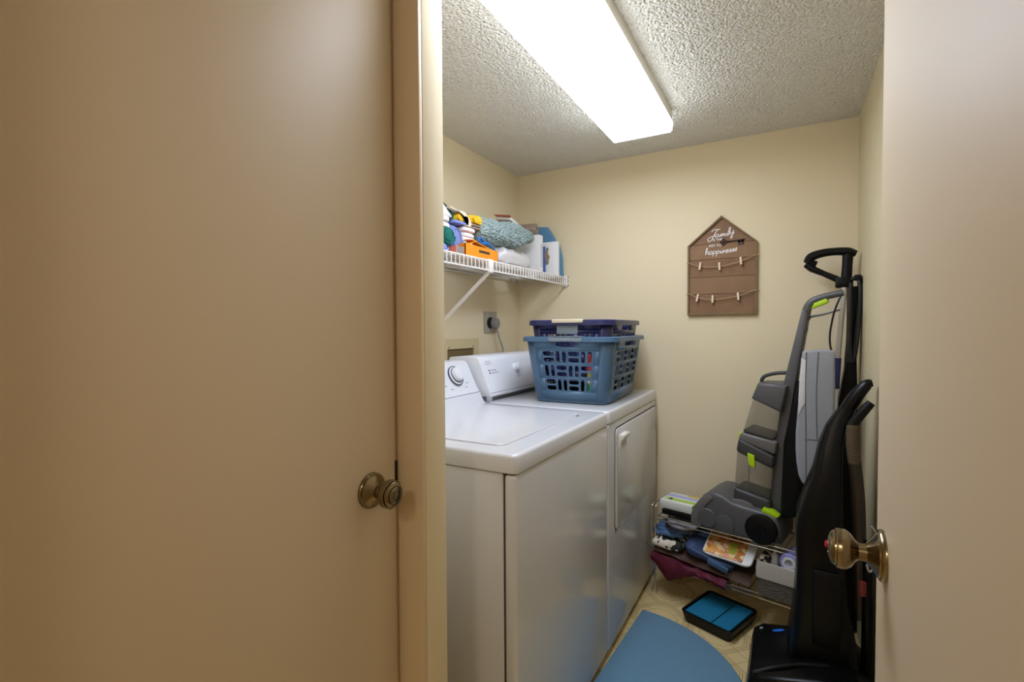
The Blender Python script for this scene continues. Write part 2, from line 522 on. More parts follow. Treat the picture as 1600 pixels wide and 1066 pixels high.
def top_slab(x0, x1, y0, y1, z0, z1, r=.018, e=.009):
    """enamel top with rolled edges"""
    b = bm_new(); rs = []
    for z, ins in ((z0, 0.0), (z1 - e, 0.0), (z1 - e * .45, e * .25), (z1 - e * .12, e * .6), (z1, e * 1.2)):
        rs.append([(x, y, z) for x, y in rounded_rect(x0 + ins, x1 - ins, y0 + ins, y1 - ins, r)])
    rings(b, rs)
    return b

XF = -.565
wy0, wy1 = 1.022, 1.7135
ws = thing('washing_machine', 'white top loading washer with a flat lid, nearest the doorway', 'washer', (-.92, (wy0 + wy1) / 2, 0))
part('cabinet', box(bm_new(), (-1.24, wy0 + .002, .025), (-.603, wy1 - .002, .866), .006), 'enamel', ws)
part('front_panel', box(bm_new(), (-.600, wy0 + .0005, .025), (XF - .002, wy1 - .002, .8645), .009, 3), 'enamel', ws)
part('gap_shade', box(bm_new(), (-.608, wy0 + .006, .03), (-.575, wy1 - .006, .8675)), 'dark_gap', ws, label='dark gap between cabinet and panel')  # dark block colours in the shade of the panel gaps
part('top_panel', top_slab(-1.24, XF, wy0, wy1, .8685, .915), 'enamel', ws)
for fx in (-1.2, -.61):
    for fy in (wy0 + .05, wy1 - .05):
        part('foot', lathe(bm_new(), [(.02, 0), (.02, .012), (.008, .014), (.008, .03)], (fx, fy, 0), 'Z', 12), 'black_rubber', ws)
lid_poly = rounded_rect(-1.085, -.640, 1.085, 1.640, .03)
b = bm_new(); rings(b, [[(x, y, .9148) for x, y in lid_poly], [(x, y, .9175) for x, y in rounded_rect(-1.085, -.640, 1.085, 1.640, .03)], [(x, y, .9188) for x, y in rounded_rect(-1.0835, -.6415, 1.0865, 1.6385, .029)]])
lid = part('lid', b, 'enamel', ws)
b = bm_new(); rings(b, [[(x, y, .9149) for x, y in rounded_rect(-1.0875, -.6375, 1.0825, 1.6425, .032)], [(x, y, .9153) for x, y in rounded_rect(-1.0875, -.6375, 1.0825, 1.6425, .032)]])
part('lid_gap', b, 'console_grey', lid)
part('lid_bumper', blob(bm_new(), (-.632, 1.585, .9165), (.006, .009, .003), (1, 1), nu=12, nv=6), 'gap_grey', ws)

wprof = [(-1.285, .915), (-1.086, .915), (-1.092, .925), (-1.104, .945), (-1.108, .957), (-1.113, .962), (-1.128, .985), (-1.150, 1.030), (-1.170, 1.070), (-1.180, 1.083), (-1.195, 1.0885), (-1.275, 1.085), (-1.285, 1.078)]
wc = part('console', prism(bm_new(), wprof, wy0 + .012, wy1 - .012, 'XZ', .002), 'enamel_console', ws)
part('console_crease', box(bm_new(), (-1.1115, wy0 + .013, .9585), (-1.1085, wy1 - .013, .9605)), 'print_grey', wc)
NW = Vector((.885, 0, .466)).normalized()
def on_w(y, z):   # point on the washer console face
    for (x0, z0), (x1, z1) in zip(wprof[5:], wprof[6:]):
        if z0 <= z <= z1:
            return Vector((x0 + (x1 - x0) * (z - z0) / (z1 - z0), y, z))
dc = on_w(1.583, 1.032)
dial = part('timer_dial', lathe(bm_new(), [(.041, -.004), (.041, .004), (.040, .0055), (.0, .0055)], dc, NW, 40), 'enamel_console', wc)
part('dial_ring', lathe(bm_new(), [(.0415, .001), (.0418, .0058), (.0385, .0062), (.038, .0045)], dc, NW, 40), 'print_dark', dial)
part('dial_grip', lathe(bm_new(), [(.030, .004), (.029, .018), (.026, .0225), (.018, .0245), (0, .025)], dc + Vector((0, .004, .003)), NW, 32), 'enamel_console', dial)
part('grip_ring', lathe(bm_new(), [(.0315, .005), (.0318, .0072), (.0298, .0076)], dc + Vector((0, .004, .003)), NW, 32), 'print_dark', dial)
for yy, zz, w in ((1.50, 1.0, .02), (1.535, .985, .02), (1.63, .985, .012), (1.645, 1.0, .014)):
    p = on_w(yy, zz)
    part('print_mark', box(bm_new(), (-.0004, -w / 2, -.0015), (.0006, w / 2, .0015), M=T(*p) @ RY(-rad(27.8))), 'print_grey', wc)

dy0, dy1 = 1.7165, 2.452
dr = thing('clothes_dryer', 'white front loading dryer with a square door, against the back wall', 'dryer', (-.92, (dy0 + dy1) / 2, 0))
part('cabinet', box(bm_new(), (-1.24, dy0 + .0015, .025), (-.603, dy1 - .002, .868), .006), 'enamel', dr)
part('front_panel', box(bm_new(), (-.604, dy0 + .0015, .025), (XF - .001, dy1 - .002, .8655), .006, 3), 'enamel', dr)
part('top_panel', top_slab(-1.24, XF + .001, dy0, dy1, .8695, .915), 'enamel', dr)
part('gap_shade', box(bm_new(), (-.608, dy0 + .006, .03), (-.572, dy1 - .006, .87)), 'dark_gap', dr, label='dark gap under the top')  # dark filler painted as the shade under the top
for fx in (-1.2, -.61):
    for fy in (dy0 + .05, dy1 - .05):
        part('foot', lathe(bm_new(), [(.02, 0), (.02, .012), (.008, .014), (.008, .03)], (fx, fy, 0), 'Z', 12), 'black_rubber', dr)
def yz_round(y0, y1, z0, z1, r, k=5):
    return rounded_rect(y0, y1, z0, z1, r, k)
b = bm_new()
rings(b, [[(XF - .004, y, z) for y, z in yz_round(1.795, 2.432, .448, .838, .022)], [(XF + .004, y, z) for y, z in yz_round(1.797, 2.430, .450, .836, .022)], [(XF + .007, y, z) for y, z in yz_round(1.802, 2.425, .455, .831, .02)]])
door = part('door', b, 'enamel', dr)
b = bm_new()
rings(b, [[(XF - .004, y, z) for y, z in yz_round(1.792, 2.435, .445, .8415, .024)], [(XF + .0004, y, z) for y, z in yz_round(1.792, 2.435, .445, .8415, .024)]])
part('door_gap', b, 'dark_gap', door)
b = bm_new()
prism(b, [(XF + .006, .760), (XF + .012, .758), (XF + .014, .785), (XF + .024, .797), (XF + .027, .806), (XF + .024, .812), (XF + .006, .812)], 1.826, 1.905, 'XZ', .003)
part('handle', b, 'plastic_white', door)
part('handle_recess', box(bm_new(), (XF + .010, 1.845, .765), (XF + .0145, 1.89, .787), .001), 'console_grey', door)
for z0, z1 in ((.722, .79), (.452, .507)):
    part('hinge', box(bm_new(), (XF + .004, 2.41, z0), (XF + .0085, 2.422, z1), .001), 'outlet_grey', door)
part('screw', lathe(bm_new(), [(.005, 0), (.005, .002), (0, .003)], (XF + .0, 1.797, .447), 'X', 10), 'gap_grey', dr)
dprof = [(-1.285, .935), (-1.072, .935), (-1.070, .941), (-1.074, .951), (-1.086, .976), (-1.106, 1.025), (-1.124, 1.072), (-1.134, 1.092), (-1.148, 1.1005), (-1.275, 1.098), (-1.285, 1.092)]
dcn = part('console', prism(bm_new(), dprof, dy0 + .008, dy1 - .012, 'XZ', .002), 'enamel_console', dr)
part('console_shade_strip', box(bm_new(), (-1.27, dy0 + .012, .9155), (-1.088, dy1 - .016, .9355)), 'gap_grey', dr)  # grey block paints the shadow strip below the console overhang
part('console_foot_clip', box(bm_new(), (-1.09, dy0 + .002, .9155), (-1.072, dy0 + .022, .94), .002), 'console_grey', dr)
part('console_crease', box(bm_new(), (-1.0755, dy0 + .009, .9495), (-1.0725, dy1 - .013, .9512)), 'print_grey', dcn)
ND = Vector((.92, 0, .39)).normalized()
def on_d(y, z):
    for (x0, z0), (x1, z1) in zip(dprof[3:], dprof[4:]):
        if z0 <= z <= z1:
            return Vector((x0 + (x1 - x0) * (z - z0) / (z1 - z0), y, z))
kc = on_d(2.005, 1.037)
tk = part('selector_knob', lathe(bm_new(), [(.022, -.003), (.022, .004), (.019, .007), (.017, .02), (.014, .023), (0, .0235)], kc, ND, 28), 'enamel_console', dcn)
part('knob_grip', box(bm_new(), (.016, -.005, -.020), (.030, .005, .020), .003, M=T(*kc) @ RY(-rad(23))), 'enamel_console', tk)
part('print_mark', box(bm_new(), (-.0004, -.008, -.0015), (.0006, .008, .0015), M=T(*on_d(2.005, .998)) @ RY(-rad(23))), 'print_dark', dcn)
for k, zz in enumerate((1.040, 1.029)):
    part('print_square', box(bm_new(), (-.0004, -.004, -.0035), (.0008, .004, .0035), M=T(*on_d(1.776, zz)) @ RY(-rad(23))), 'print_dark', dcn)
    yy = 1.79
    for w in ((.012, .009, .014) if k == 0 else (.02, .016, .012)):
        part('print_word', box(bm_new(), (-.0004, 0, -.002), (.0006, w, .002), M=T(*on_d(yy, zz)) @ RY(-rad(23))), 'print_grey', dcn)
        yy += w + .004
for k, zz in enumerate((1.078, 1.068)):
    part('print_word', box(bm_new(), (-.0004, -.022, -.002), (.0006, .022, .002), M=T(*on_d(1.785, zz)) @ RY(-rad(23))), 'console_grey', dcn)

# ------------------------------------------------------------------ left wall: outlet with plug, washer valve box
ot = thing('dryer_outlet', 'grey square dryer outlet plate with a plug on the cream wall', 'outlet', (XL, 2.167, 1.195))
part('plate', box(bm_new(), (XL, 2.106, 1.197), (XL + .006, 2.228, 1.308), .002), 'outlet_grey', ot)
part('socket', lathe(bm_new(), [(.03, .005), (.03, .009), (.026, .011), (0, .011)], (XL, 2.16, 1.25), 'X', 24), 'black_rubber', ot)
for zz in (1.212, 1.293):
    part('screw', lathe(bm_new(), [(.004, .005), (.004, .0075), (0, .0078)], (XL, 2.167, zz), 'X', 10), 'plug_grey', ot)
pl = thing('dryer_plug', 'round grey plug and cord in the dryer outlet', 'plug', (XL + .011, 2.17, 1.21))
part('plug_body', lathe(bm_new(), [(.018, .011), (.027, .016), (.029, .03), (.026, .040), (.012, .044), (0, .0445)], (XL, 2.178, 1.247), 'X', 24), 'plug_grey', pl)
for k in range(2):
    part('cord', tube(bm_new(), [(XL + .03, 2.185 + k * .006, 1.228), (XL + .034, 2.192 + k * .006, 1.195), (XL + .036, 2.205 + k * .006, 1.16), (XL + .034, 2.235 + k * .006, 1.12), (XL + .030, 2.245 + k * .006, 1.09), (XL + .028, 2.245 + k * .006, .95)], .0038, 8, 4), 'cord_grey', pl)
vb = thing('washer_valve_box', 'beige recessed washer valve box set in the wall above the washer', 'valve box', (XL, 1.90, 1.02))
b = bm_new()
for lo, hi in (((XL, 1.735, 1.126), (XL + .008, 2.050, 1.172)), ((XL, 1.735, 1.0), (XL + .008, 1.79, 1.126)), ((XL, 2.006, 1.0), (XL + .008, 2.05, 1.126)), ((XL, 1.735, .97), (XL + .008, 2.05, 1.0))):
    box(b, lo, hi)
part('faceplate', b, 'box_beige', vb)
part('recess', box(bm_new(), (XL + .0005, 1.79, 1.0), (XL + .0015, 2.006, 1.126)), mat('recess_shade', rgb(120, 100, 62), .7), vb, label='flat panel with the recess shadow painted in')  # shade of the recess is put into this darker colour
for yy in (1.80, 1.996):
    part('screw', lathe(bm_new(), [(.004, .007), (.004, .0095), (0, .0098)], (XL, yy, 1.134), 'X', 10), 'gap_grey', vb)

# ------------------------------------------------------------------ wire shelf
SX, SZ = -1.053, 1.494
sh = thing('wire_shelf', 'white wire shelf with a lipped front on the wall above the machines', 'shelf', (-1.2, 1.9, 1.44))
sy0, sy1 = 1.16, 2.474
for nm, x, z, r in (('front_rail', SX, SZ, .0038), ('lip_rail', SX, 1.455, .0038), ('deck_rail', -1.15, 1.486, .003), ('deck_rail', -1.25, 1.486, .003), ('back_rail', -1.340, 1.488, .0035)):
    part(nm, tube(bm_new(), [(x, sy0, z), (x, sy1, z)], r, 8), 'wire_white', sh)
wire_me = None
nw = 50
for i in range(nw + 1):
    y = sy0 + .006 + (sy1 - sy0 - .012) * i / nw
    if wire_me is None:
        b = bm_new()
        tube(b, [(XL + .006, y, SZ), (SX + .001, y, SZ), (SX + .0035, y, SZ - .002), (SX + .0035, y, 1.454)], .0022, 6)
        w0 = part('deck_wire', b, 'wire_white', sh); wire_me = w0.data; y_first = y
    else:
        w = bpy.data.objects.new('deck_wire', wire_me); COL.objects.link(w); w.parent = sh; w.location = (0, y - y_first, 0)
part('brace_clip', box(bm_new(), (SX - .004, 1.678, 1.446), (SX + .008, 1.708, 1.500), .002), 'wire_white', sh)
b = bm_new(); tube(b, [(SX + .002, 1.690, 1.452), (-1.335, 1.690, 1.215)], .0085, 8, flat=(1, .7))
part('brace', b, 'wire_white', sh)
part('brace_foot', box(bm_new(), (XL, 1.676, 1.185), (XL + .016, 1.704, 1.225), .003), 'wire_white', sh)
eb = part('end_bracket', box(bm_new(), (SX - .02, 2.468, 1.444), (SX + .010, 2.481, 1.503), .003), 'wire_white', sh)
for zz in (1.452, 1.475, 1.498):
    part('screw', lathe(bm_new(), [(.0035, 0), (.0035, .003), (0, .0035)], (SX + .012, 2.474, zz), 'X', 8), 'gap_grey', eb)
for yy in (1.4, 1.75, 2.1, 2.4):
    part('wall_clip', box(bm_new(), (XL, yy - .008, 1.476), (XL + .018, yy + .008, 1.50), .003), 'wire_white', sh)

# ------------------------------------------------------------------ laundry baskets
def basket_shell(a0, b0, a1, b1, h, r, mats_name, root, z0, nblocks=(4, 6), th=.0028, zmin=0.0):
    """rounded tapered basket; walls carry real slots. local coords, base at z0"""
    def size(t): return a0 + (a1 - a0) * t, b0 + (b1 - b0) * t
    def pt(side, s, t):
        a, bb = size(t)
        z = z0 + h * t
        if side == 0: return Vector((s * (a - r), -bb, z))
        if side == 1: return Vector((a, s * (bb - r), z))
        if side == 2: return Vector((-s * (a - r), bb, z))
        return Vector((-a, -s * (bb - r), z))
    bm = bm_new()
    def quad(side, s0, s1, t0, t1):
        bm.faces.new([bm.verts.new(pt(side, s, t)) for s, t in ((s0, t0), (s1, t0), (s1, t1), (s0, t1))])
    sq = [(1, 0), (1, .5), (1, 1), (.5, 1), (0, 1), (-.5, 1), (-1, 1), (-1, .5), (-1, 0), (-1, -.5), (-1, -1), (-.5, -1), (0, -1), (.5, -1), (1, -1), (1, -.5)]
    def hole(side, s0, s1, t0, t1, ms, mt):
        cs, ct, hs, ht = (s0 + s1) / 2, (t0 + t1) / 2, (s1 - s0) / 2, (t1 - t0) / 2
        o = [bm.verts.new(pt(side, cs + x * hs, ct + y * ht)) for x, y in sq]
        n = 4.0
        i = []
        for x, y in sq:
            k = (abs(x) ** n + abs(y) ** n) ** (1 / n)
            i.append(bm.verts.new(pt(side, cs + x / k * (hs - ms), ct + y / k * (ht - mt))))
        for q in range(16):
            p = (q + 1) % 16
            bm.faces.new((o[q], o[p], i[p], i[q]))
    rows = [(.15, .35), (.375, .575), (.60, .80)]
    for side in range(4):
        nb = nblocks[side % 2]
        s_edge = .80 if side % 2 == 0 else .88
        quad(side, -1, 1, 0, .15); quad(side, -1, 1, .35, .375); quad(side, -1, 1, .575, .60); quad(side, -1, 1, .80, .85)
        hs = .36 if side % 2 == 0 else .30
        quad(side, -1, -hs, .85, 1); quad(side, hs, 1, .85, 1); quad(side, -hs, hs, .97, 1)
        hole(side, -hs, hs, .85, .97, .015, .01)
        for ri, (t0, t1) in enumerate(rows):
            quad(side, -1, -s_edge, t0, t1); quad(side, s_edge, 1, t0, t1)
            bw = 2 * s_edge / nb
            for k in range(nb):
                s0 = -s_edge + k * bw; s1 = s0 + bw
                m = bw * .06; mt = .010
                if (k + ri) % 2 == 0:
                    tm = (t0 + t1) / 2
                    hole(side, s0, s1, t0, tm, m * 1.3, .014); hole(side, s0, s1, tm, t1, m * 1.3, .014)
                else:
                    sm = (s0 + s1) / 2
                    hole(side, s0, sm, t0, t1, m * 1.6, mt); hole(side, sm, s1, t0, t1, m * 1.6, mt)
    # corners
    for cx, cy, a00 in ((1, 1, 0), (-1, 1, 90), (-1, -1, 180), (1, -1, 270)):
        col = []
        for t in (0, .33, .66, 1):
            a, bb = size(t)
            col.append([(cx * (a - r) + r * cos(rad(a00 + 90 * i / 6)), cy * (bb - r) + r * sin(rad(a00 + 90 * i / 6)), z0 + h * t) for i in range(7)])
        rings(bm, col, closed=False, cap=False)
    # floor with a rounded foot
    a, bb = size(0)
    rings(bm, [[(x, y, z0) for x, y in rounded_rect(-a, a, -bb, bb, r, 6)], [(x, y, z0 - .006) for x, y in rounded_rect(-a + .004, a - .004, -bb + .004, bb - .004, r - .003, 6)], [(x, y, z0 - .009) for x, y in rounded_rect(-a + .012, a - .012, -bb + .012, bb - .012, r - .008, 6)]], cap=False)
    bm.faces.new([bm.verts.new((x, y, z0 - .009)) for x, y in rounded_rect(-a + .012, a - .012, -bb + .012, bb - .012, r - .008, 6)])
    o = part('shell', bm, mats_name, root, local=True, smooth=30)
    md = o.modifiers.new('thickness', 'SOLIDIFY'); md.thickness = th; md.offset = 0
    return size

def basket_rim(root, a, bb, z, r, w, hgt, m):
    b = bm_new(); rs = []
    for ins, zz in ((0, z - .004), (0, z + .003), (w * .6, z + .004), (w, z + .001), (w + .001, z - hgt), (w - .002, z - hgt), (w - .003, z - .003), (0, z - .004)):
        rs.append([(x, y, zz) for x, y in rounded_rect(-a - ins, a + ins, -bb - ins, bb + ins, r + ins, 6)])
    rings(b, rs, True, False)
    return part('rim', b, m, root, local=True)

bk = thing('laundry_basket', 'slate blue slotted laundry basket on top of the dryer', 'basket', (-.782, 2.075, .916), rad(3))
basket_shell(.158, .238, .188, .268, .255, .045, 'basket_teal', bk, .010)
basket_rim(bk, .188, .268, .266, .045, .016, .016, 'basket_teal')
for s in (-1, 1):
    b = bm_new()
    prism(b, [(-.072, .2665), (.072, .2665), (.066, .2515), (-.066, .2515)], s * .2835, s * .2868, 'XZ', .001)
    box(b, (-.072, min(s * .27, s * .285), .2695), (.072, max(s * .27, s * .285), .2725), .001)
    part('handle_grip', b, 'basket_teal_light', bk, local=True)

b2 = thing('laundry_basket', 'navy laundry basket with a beige handle, nested in the slate blue one', 'basket', (-.785, 2.088, .998), rad(3))
basket_shell(.150, .226, .172, .250, .238, .042, 'basket_navy', b2, .010)
basket_rim(b2, .172, .250, .252, .042, .014, .018, 'basket_navy')
for s in (-1, 1):
    b = bm_new()
    box(b, (-.066, min(s * .252, s * .270), .243), (.066, max(s * .252, s * .270), .2585), .004)
    part('handle_grip', b, 'basket_beige', b2, local=True)
    b = bm_new(); box(b, (-.05, min(s * .249, s * .2535), .198), (.04, max(s * .249, s * .2535), .236), .002)
    part('handle_back', b, 'basket_teal_light', b2, local=True)
# a thin printed pouch standing between the two basket walls
po = thing('detergent_pouch', 'thin red, yellow and green pouch seen through the basket slots', 'pouch', (-.690, 1.858, .925), rad(3))
def pouch_piece(nm, z0, z1, m):
    b = bm_new(); blob(b, (0, 0, (z0 + z1) / 2), (.0095, .0045, (z1 - z0) / 2), (.35, .5), nu=20, nv=10)
    part(nm, b, m, po, local=True)
pouch_piece('green_band', 0, .07, 'green_bright'); pouch_piece('yellow_band', .068, .120, 'yellow_green'); pouch_piece('red_top', .118, .19, 'red')
pouch_lbl = bm_new(); box(pouch_lbl, (-.007, -.0058, .075), (.007, -.0042, .085)); part('white_label', pouch_lbl, 'paper_white', po, local=True)

# ------------------------------------------------------------------ house shaped sign on the back wall
SGX0, SGX1, SGZ0, SGE, SGA = -.4205, -.1215, 1.2785, 1.6075, 1.7375
SGC = (SGX0 + SGX1) / 2
sg = thing('wall_sign', 'brown wooden house shaped sign reading Family is the key to happiness', 'sign', (SGC, YB - .008, SGZ0))
def sx(c): return SGX0 + (c - 90) / 675.0 * (SGX1 - SGX0)     # layout units of the sign's face
def sz(c): return SGZ0 + (1040 - c) / 995.0 * (SGA - SGZ0)
house = [(SGX0, SGZ0), (SGX1, SGZ0), (SGX1, SGE), (SGC, SGA), (SGX0, SGE)]
def clip_z(poly, z, keep_above):
    out = []
    for (x0, z0), (x1, z1) in zip(poly, poly[1:] + poly[:1]):
        a = (z0 >= z) == keep_above; c = (z1 >= z) == keep_above
        if a: out.append((x0, z0))
        if a != c:
            t = (z - z0) / (z1 - z0); out.append((x0 + (x1 - x0) * t, z))
    return out
cuts = [SGZ0 - .01, sz(828), sz(655), sz(475), sz(322), SGA + .01]
inner = [(SGX0 + .004, SGZ0 + .004), (SGX1 - .004, SGZ0 + .004), (SGX1 - .004, SGE - .001), (SGC, SGA - .006), (SGX0 + .004, SGE - .001)]
for i in range(5):
    p = clip_z(clip_z(inner, cuts[i] + .0006, True), cuts[i + 1] - .0006, False)
    part('plank', prism(bm_new(), p, YB - .0085 - (i % 2) * .0006, YB - .002, 'XZ', .0008, 1), 'plank' if i % 2 else 'plank_b', sg)
w = .0085
fr_out = house
fr_in = [(SGX0 + w, SGZ0 + w), (SGX1 - w, SGZ0 + w), (SGX1 - w, SGE - .002), (SGC, SGA - w * 1.35), (SGX0 + w, SGE - .002)]
for i in range(5):
    j = (i + 1) % 5
    part('frame_strip', prism(bm_new(), [fr_out[i], fr_out[j], fr_in[j], fr_in[i]], YB - .019, YB - .0005, 'XZ', .0008, 1), 'sign_frame', sg)
fy = YB - .0105
# script lettering as ribbons; strokes in the sign's own layout units
def script(strokes, nm, r=.0019):
    b = bm_new()
    for st in strokes:
        tube(b, [(sx(x), fy, sz(y)) for x, y in st], r, 6, 4, flat=(1, 1))
    for v in b.verts: v.co.y = fy + (v.co.y - fy) * .45
    part(nm, b, 'sign_white', sg)
family = [
    [(330, 200), (350, 182), (385, 180), (415, 178)], [(395, 180), (375, 200), (350, 245), (330, 280), (305, 295), (292, 280), (300, 262), (330, 248), (375, 240)],
    [(400, 232), (378, 228), (366, 244), (374, 258), (394, 246), (402, 230), (400, 252), (412, 256)],
    [(414, 256), (422, 226), (424, 254), (436, 226), (444, 232), (442, 252), (456, 226), (464, 232), (462, 250), (474, 248)],
    [(476, 246), (484, 222), (482, 246), (492, 246)], [(486, 208), (487, 210)],
    [(492, 244), (510, 200), (515, 176), (507, 170), (499, 190), (498, 232), (508, 244)],
    [(512, 210), (512, 230), (528, 230), (545, 200)], [(545, 200), (535, 240), (525, 275), (515, 278), (518, 260), (550, 225)]]
script(family, 'word_family')
happy = [
    [(270, 425), (280, 390), (292, 365), (284, 362), (276, 390), (272, 428), (286, 398), (298, 396), (298, 424), (308, 424)],
    [(336, 398), (318, 396), (310, 412), (318, 426), (334, 412), (338, 396), (336, 422), (344, 422)],
    [(350, 396), (346, 424), (340, 448)], [(348, 404), (362, 394), (372, 404), (364, 420), (348, 420)],
    [(384, 394), (380, 424), (374, 450)], [(382, 404), (396, 394), (406, 404), (398, 420), (384, 420)],
    [(414, 418), (424, 394), (422, 420), (432, 418)], [(428, 376), (429, 378)],
    [(436, 422), (444, 392), (444, 418), (458, 394), (468, 398), (466, 418), (476, 416)],
    [(476, 408), (494, 400), (490, 388), (478, 398), (480, 416), (496, 414)],
    [(500, 412), (514, 384), (520, 400), (516, 416), (504, 414)], [(526, 412), (544, 380), (546, 398), (542, 412), (530, 410)],
    [(552, 408), (572, 376), (572, 394), (566, 408), (556, 404)]]
script(happy, 'word_happiness')
def caps(txt, cx, cy, size, nm):
    cu = bpy.data.curves.new('tmp', 'FONT'); cu.body = txt; cu.size = size; cu.extrude = .0004; cu.offset = .0003
    o = bpy.data.objects.new('tmp', cu); COL.objects.link(o)
    dg = bpy.context.evaluated_depsgraph_get(); dg.update()
    me = bpy.data.meshes.new_from_object(o.evaluated_get(dg))
    bpy.data.objects.remove(o)
    b = bm_new(); b.from_mesh(me); bpy.data.meshes.remove(me)
    xs = [v.co.x for v in b.verts]; mid = (min(xs) + max(xs)) / 2
    for v in b.verts:
        v.co = Vector((sx(cx) + v.co.x - mid, fy - v.co.z, sz(cy) + v.co.y))
    part(nm, b, 'sign_white', sg, smooth=0)
caps('IS THE', 388, 292, .0150, 'word_is_the')
caps('KEY TO', 366, 350, .0155, 'word_key_to')
key = bm_new()
for dx, dy in ((0, -18), (0, 18), (-17, 0), (17, 0)):
    n = 14; R = .0062
    c = Vector((sx(447 + dx), fy - .001, sz(313 + dy)))
    tube(key, [c + Vector((cos(2 * pi * k / n) * R, 0, sin(2 * pi * k / n) * R)) for k in range(n + 1)], .0021, 6)
tube(key, [(sx(470), fy - .001, sz(310)), (sx(650), fy - .001, sz(299))], .0026, 8)
box(key, (sx(585), fy - .0025, sz(350)), (sx(606), fy + .0005, sz(305))); box(key, (sx(618), fy - .0025, sz(350)), (sx(638), fy + .0005, sz(303)))
box(key, (sx(585), fy - .0025, sz(325)), (sx(638), fy + .0005, sz(303)))
part('key_ornament', key, 'iron_dark', sg)
for cord_pts, pegs in (([(80, 500), (130, 512), (220, 545), (415, 555), (600, 520), (730, 470), (792, 465)], [(220, 540, 8), (412, 553, -4), (615, 512, -5)]),
                       ([(80, 820), (130, 828), (190, 860), (345, 885), (590, 858), (740, 806), (795, 812)], [(195, 862, 12), (347, 880, 2), (592, 860, -6)])):
    t_ = part('twine', tube(bm_new(), [(sx(x), YB - .021, sz(y)) for x, y in cord_pts], .0021, 6, 4), 'twine', sg)
    for x, y, a in pegs:
        b = bm_new()
        M = T(sx(x), YB - .022, sz(y)) @ RY(rad(a))
        box(b, (-.0042, -.0055, -.0175), (.0042, -.0005, .0175), .0008, 1, M=M); box(b, (-.0042, .0005, -.0175), (.0042, .005, .0175), .0008, 1, M=M)
        pg = part('clothespin', b, 'peg', sg)
        part('spring', tube(bm_new(), [(sx(x) - .0048, YB - .0225, sz(y) - .003), (sx(x) + .0048, YB - .0225, sz(y) - .003)], .0026, 8), 'outlet_grey', pg)

# ------------------------------------------------------------------ things on the wire shelf
DK = SZ + .0045                                  # resting height on the deck wires
def folded(name, label, y0, y1, z0, z1, x0, x1, layers, m, seed, cat='towel', group=None, e=(.42, .35), amp=.004):
    """folded cloth: a pile of soft layers, one mesh"""
    b = bm_new(); h = (z1 - z0) / layers
    rnd = random.Random(seed)
    for i in range(layers):
        dx = rnd.uniform(-.006, .006); dy = rnd.uniform(-.004, .004)
        blob(b, ((x0 + x1) / 2 + dx, (y0 + y1) / 2 + dy, z0 + h * (i + .5)), ((x1 - x0) / 2, (y1 - y0) / 2, h * .54), e, amp, 26, seed + i, 36, 12)
    zb = min(v.co.z for v in b.verts)
    for v in b.verts: v.co.z += z0 - zb if v.co.z < z0 else 0
    return solo(name, b, m, label, cat, group)

def rolled(name, label, y, z, ry, rz, x0, x1, m, seed, turns=3, group='rolled towels on the wire shelf', e=(.5, .9)):
    """cloth rolled along X with its spiral end toward the room"""
    t = thing(name, label, 'towel', ((x0 + x1) / 2, y, z - rz), 0, group)
    b = bm_new()
    blob(b, ((x0 + x1) / 2, y, z), ((x1 - x0) / 2, ry, rz), e, .003, 30, seed, 40, 18, M=None)
    part('roll', b, m, t)
    b = bm_new(); n = 16 * turns
    tube(b, [(x1 - .004 - .004 * k / n, y + cos(2 * pi * k / 16) * ry * (.12 + .72 * k / n), z + sin(2 * pi * k / 16) * rz * (.12 + .72 * k / n)) for k in range(n + 1)], .0036, 6)
    part('rolled_edge', b, m, t)
    return t

rolled('rolled_towel', 'lavender rolled towel at the bottom of the left pile on the shelf', 1.418, DK + .017, .044, .017, -1.29, -1.075, 'cloth_lavender', 1, 2)
rolled('rolled_towel', 'dark green rolled towel in the left pile on the shelf', 1.470, 1.5655, .050, .0375, -1.30, -1.085, 'cloth_green', 2, 3)
rolled('rolled_towel', 'blue grey rolled towel beside the dark green roll', 1.567, 1.566, .050, .066, -1.31, -1.118, 'cloth_bluegrey', 3, 3, e=(.6, .9))
folded('folded_towel', 'white folded towels on top of the dark green roll', 1.415, 1.545, 1.604, 1.650, -1.31, -1.125, 2, 'cloth_white', 4)
b = bm_new()
prism(b, [(1.425, 1.650), (1.548, 1.650), (1.556, 1.655), (1.53, 1.672), (1.505, 1.690), (1.478, 1.712), (1.46, 1.72), (1.425, 1.72)], -1.30, -1.135, 'YZ', .006)
solo('folded_towel', b, 'cloth_white', 'white peaked towel at the top left of the shelf pile', 'towel')
b = bm_new()
prism(b, [(1.50, 1.706), (1.512, 1.703), (1.545, 1.693), (1.572, 1.675), (1.578, 1.662), (1.57, 1.642), (1.556, 1.6385), (1.55, 1.664), (1.525, 1.684)], -1.29, -1.145, 'YZ', .004)
solo('folded_cloth', b, 'cloth_dkgreen', 'dark green cloth tucked over the white peaked towel', 'cloth')
folded('folded_cloth', 'lavender and taupe cloth under the smaller yellow roll', 1.560, 1.660, 1.6325, 1.6475, -1.30, -1.125, 1, 'cloth_lavender', 7, 'cloth')
rolled('rolled_towel', 'small yellow rolled towel beside the dark green cloth', 1.618, 1.664, .034, .017, -1.28, -1.130, 'cloth_yellow', 8, 2)
b = bm_new()
prism(b, [(1.526, 1.690), (1.571, 1.687), (1.592, 1.684), (1.626, 1.672), (1.652, 1.675), (1.680, 1.648), (1.670, 1.6335), (1.630, 1.6335), (1.648, 1.640), (1.652, 1.652), (1.648, 1.666), (1.636, 1.680), (1.612, 1.684), (1.592, 1.681), (1.560, 1.680), (1.53, 1.684)], -1.30, -1.128, 'YZ', .003)
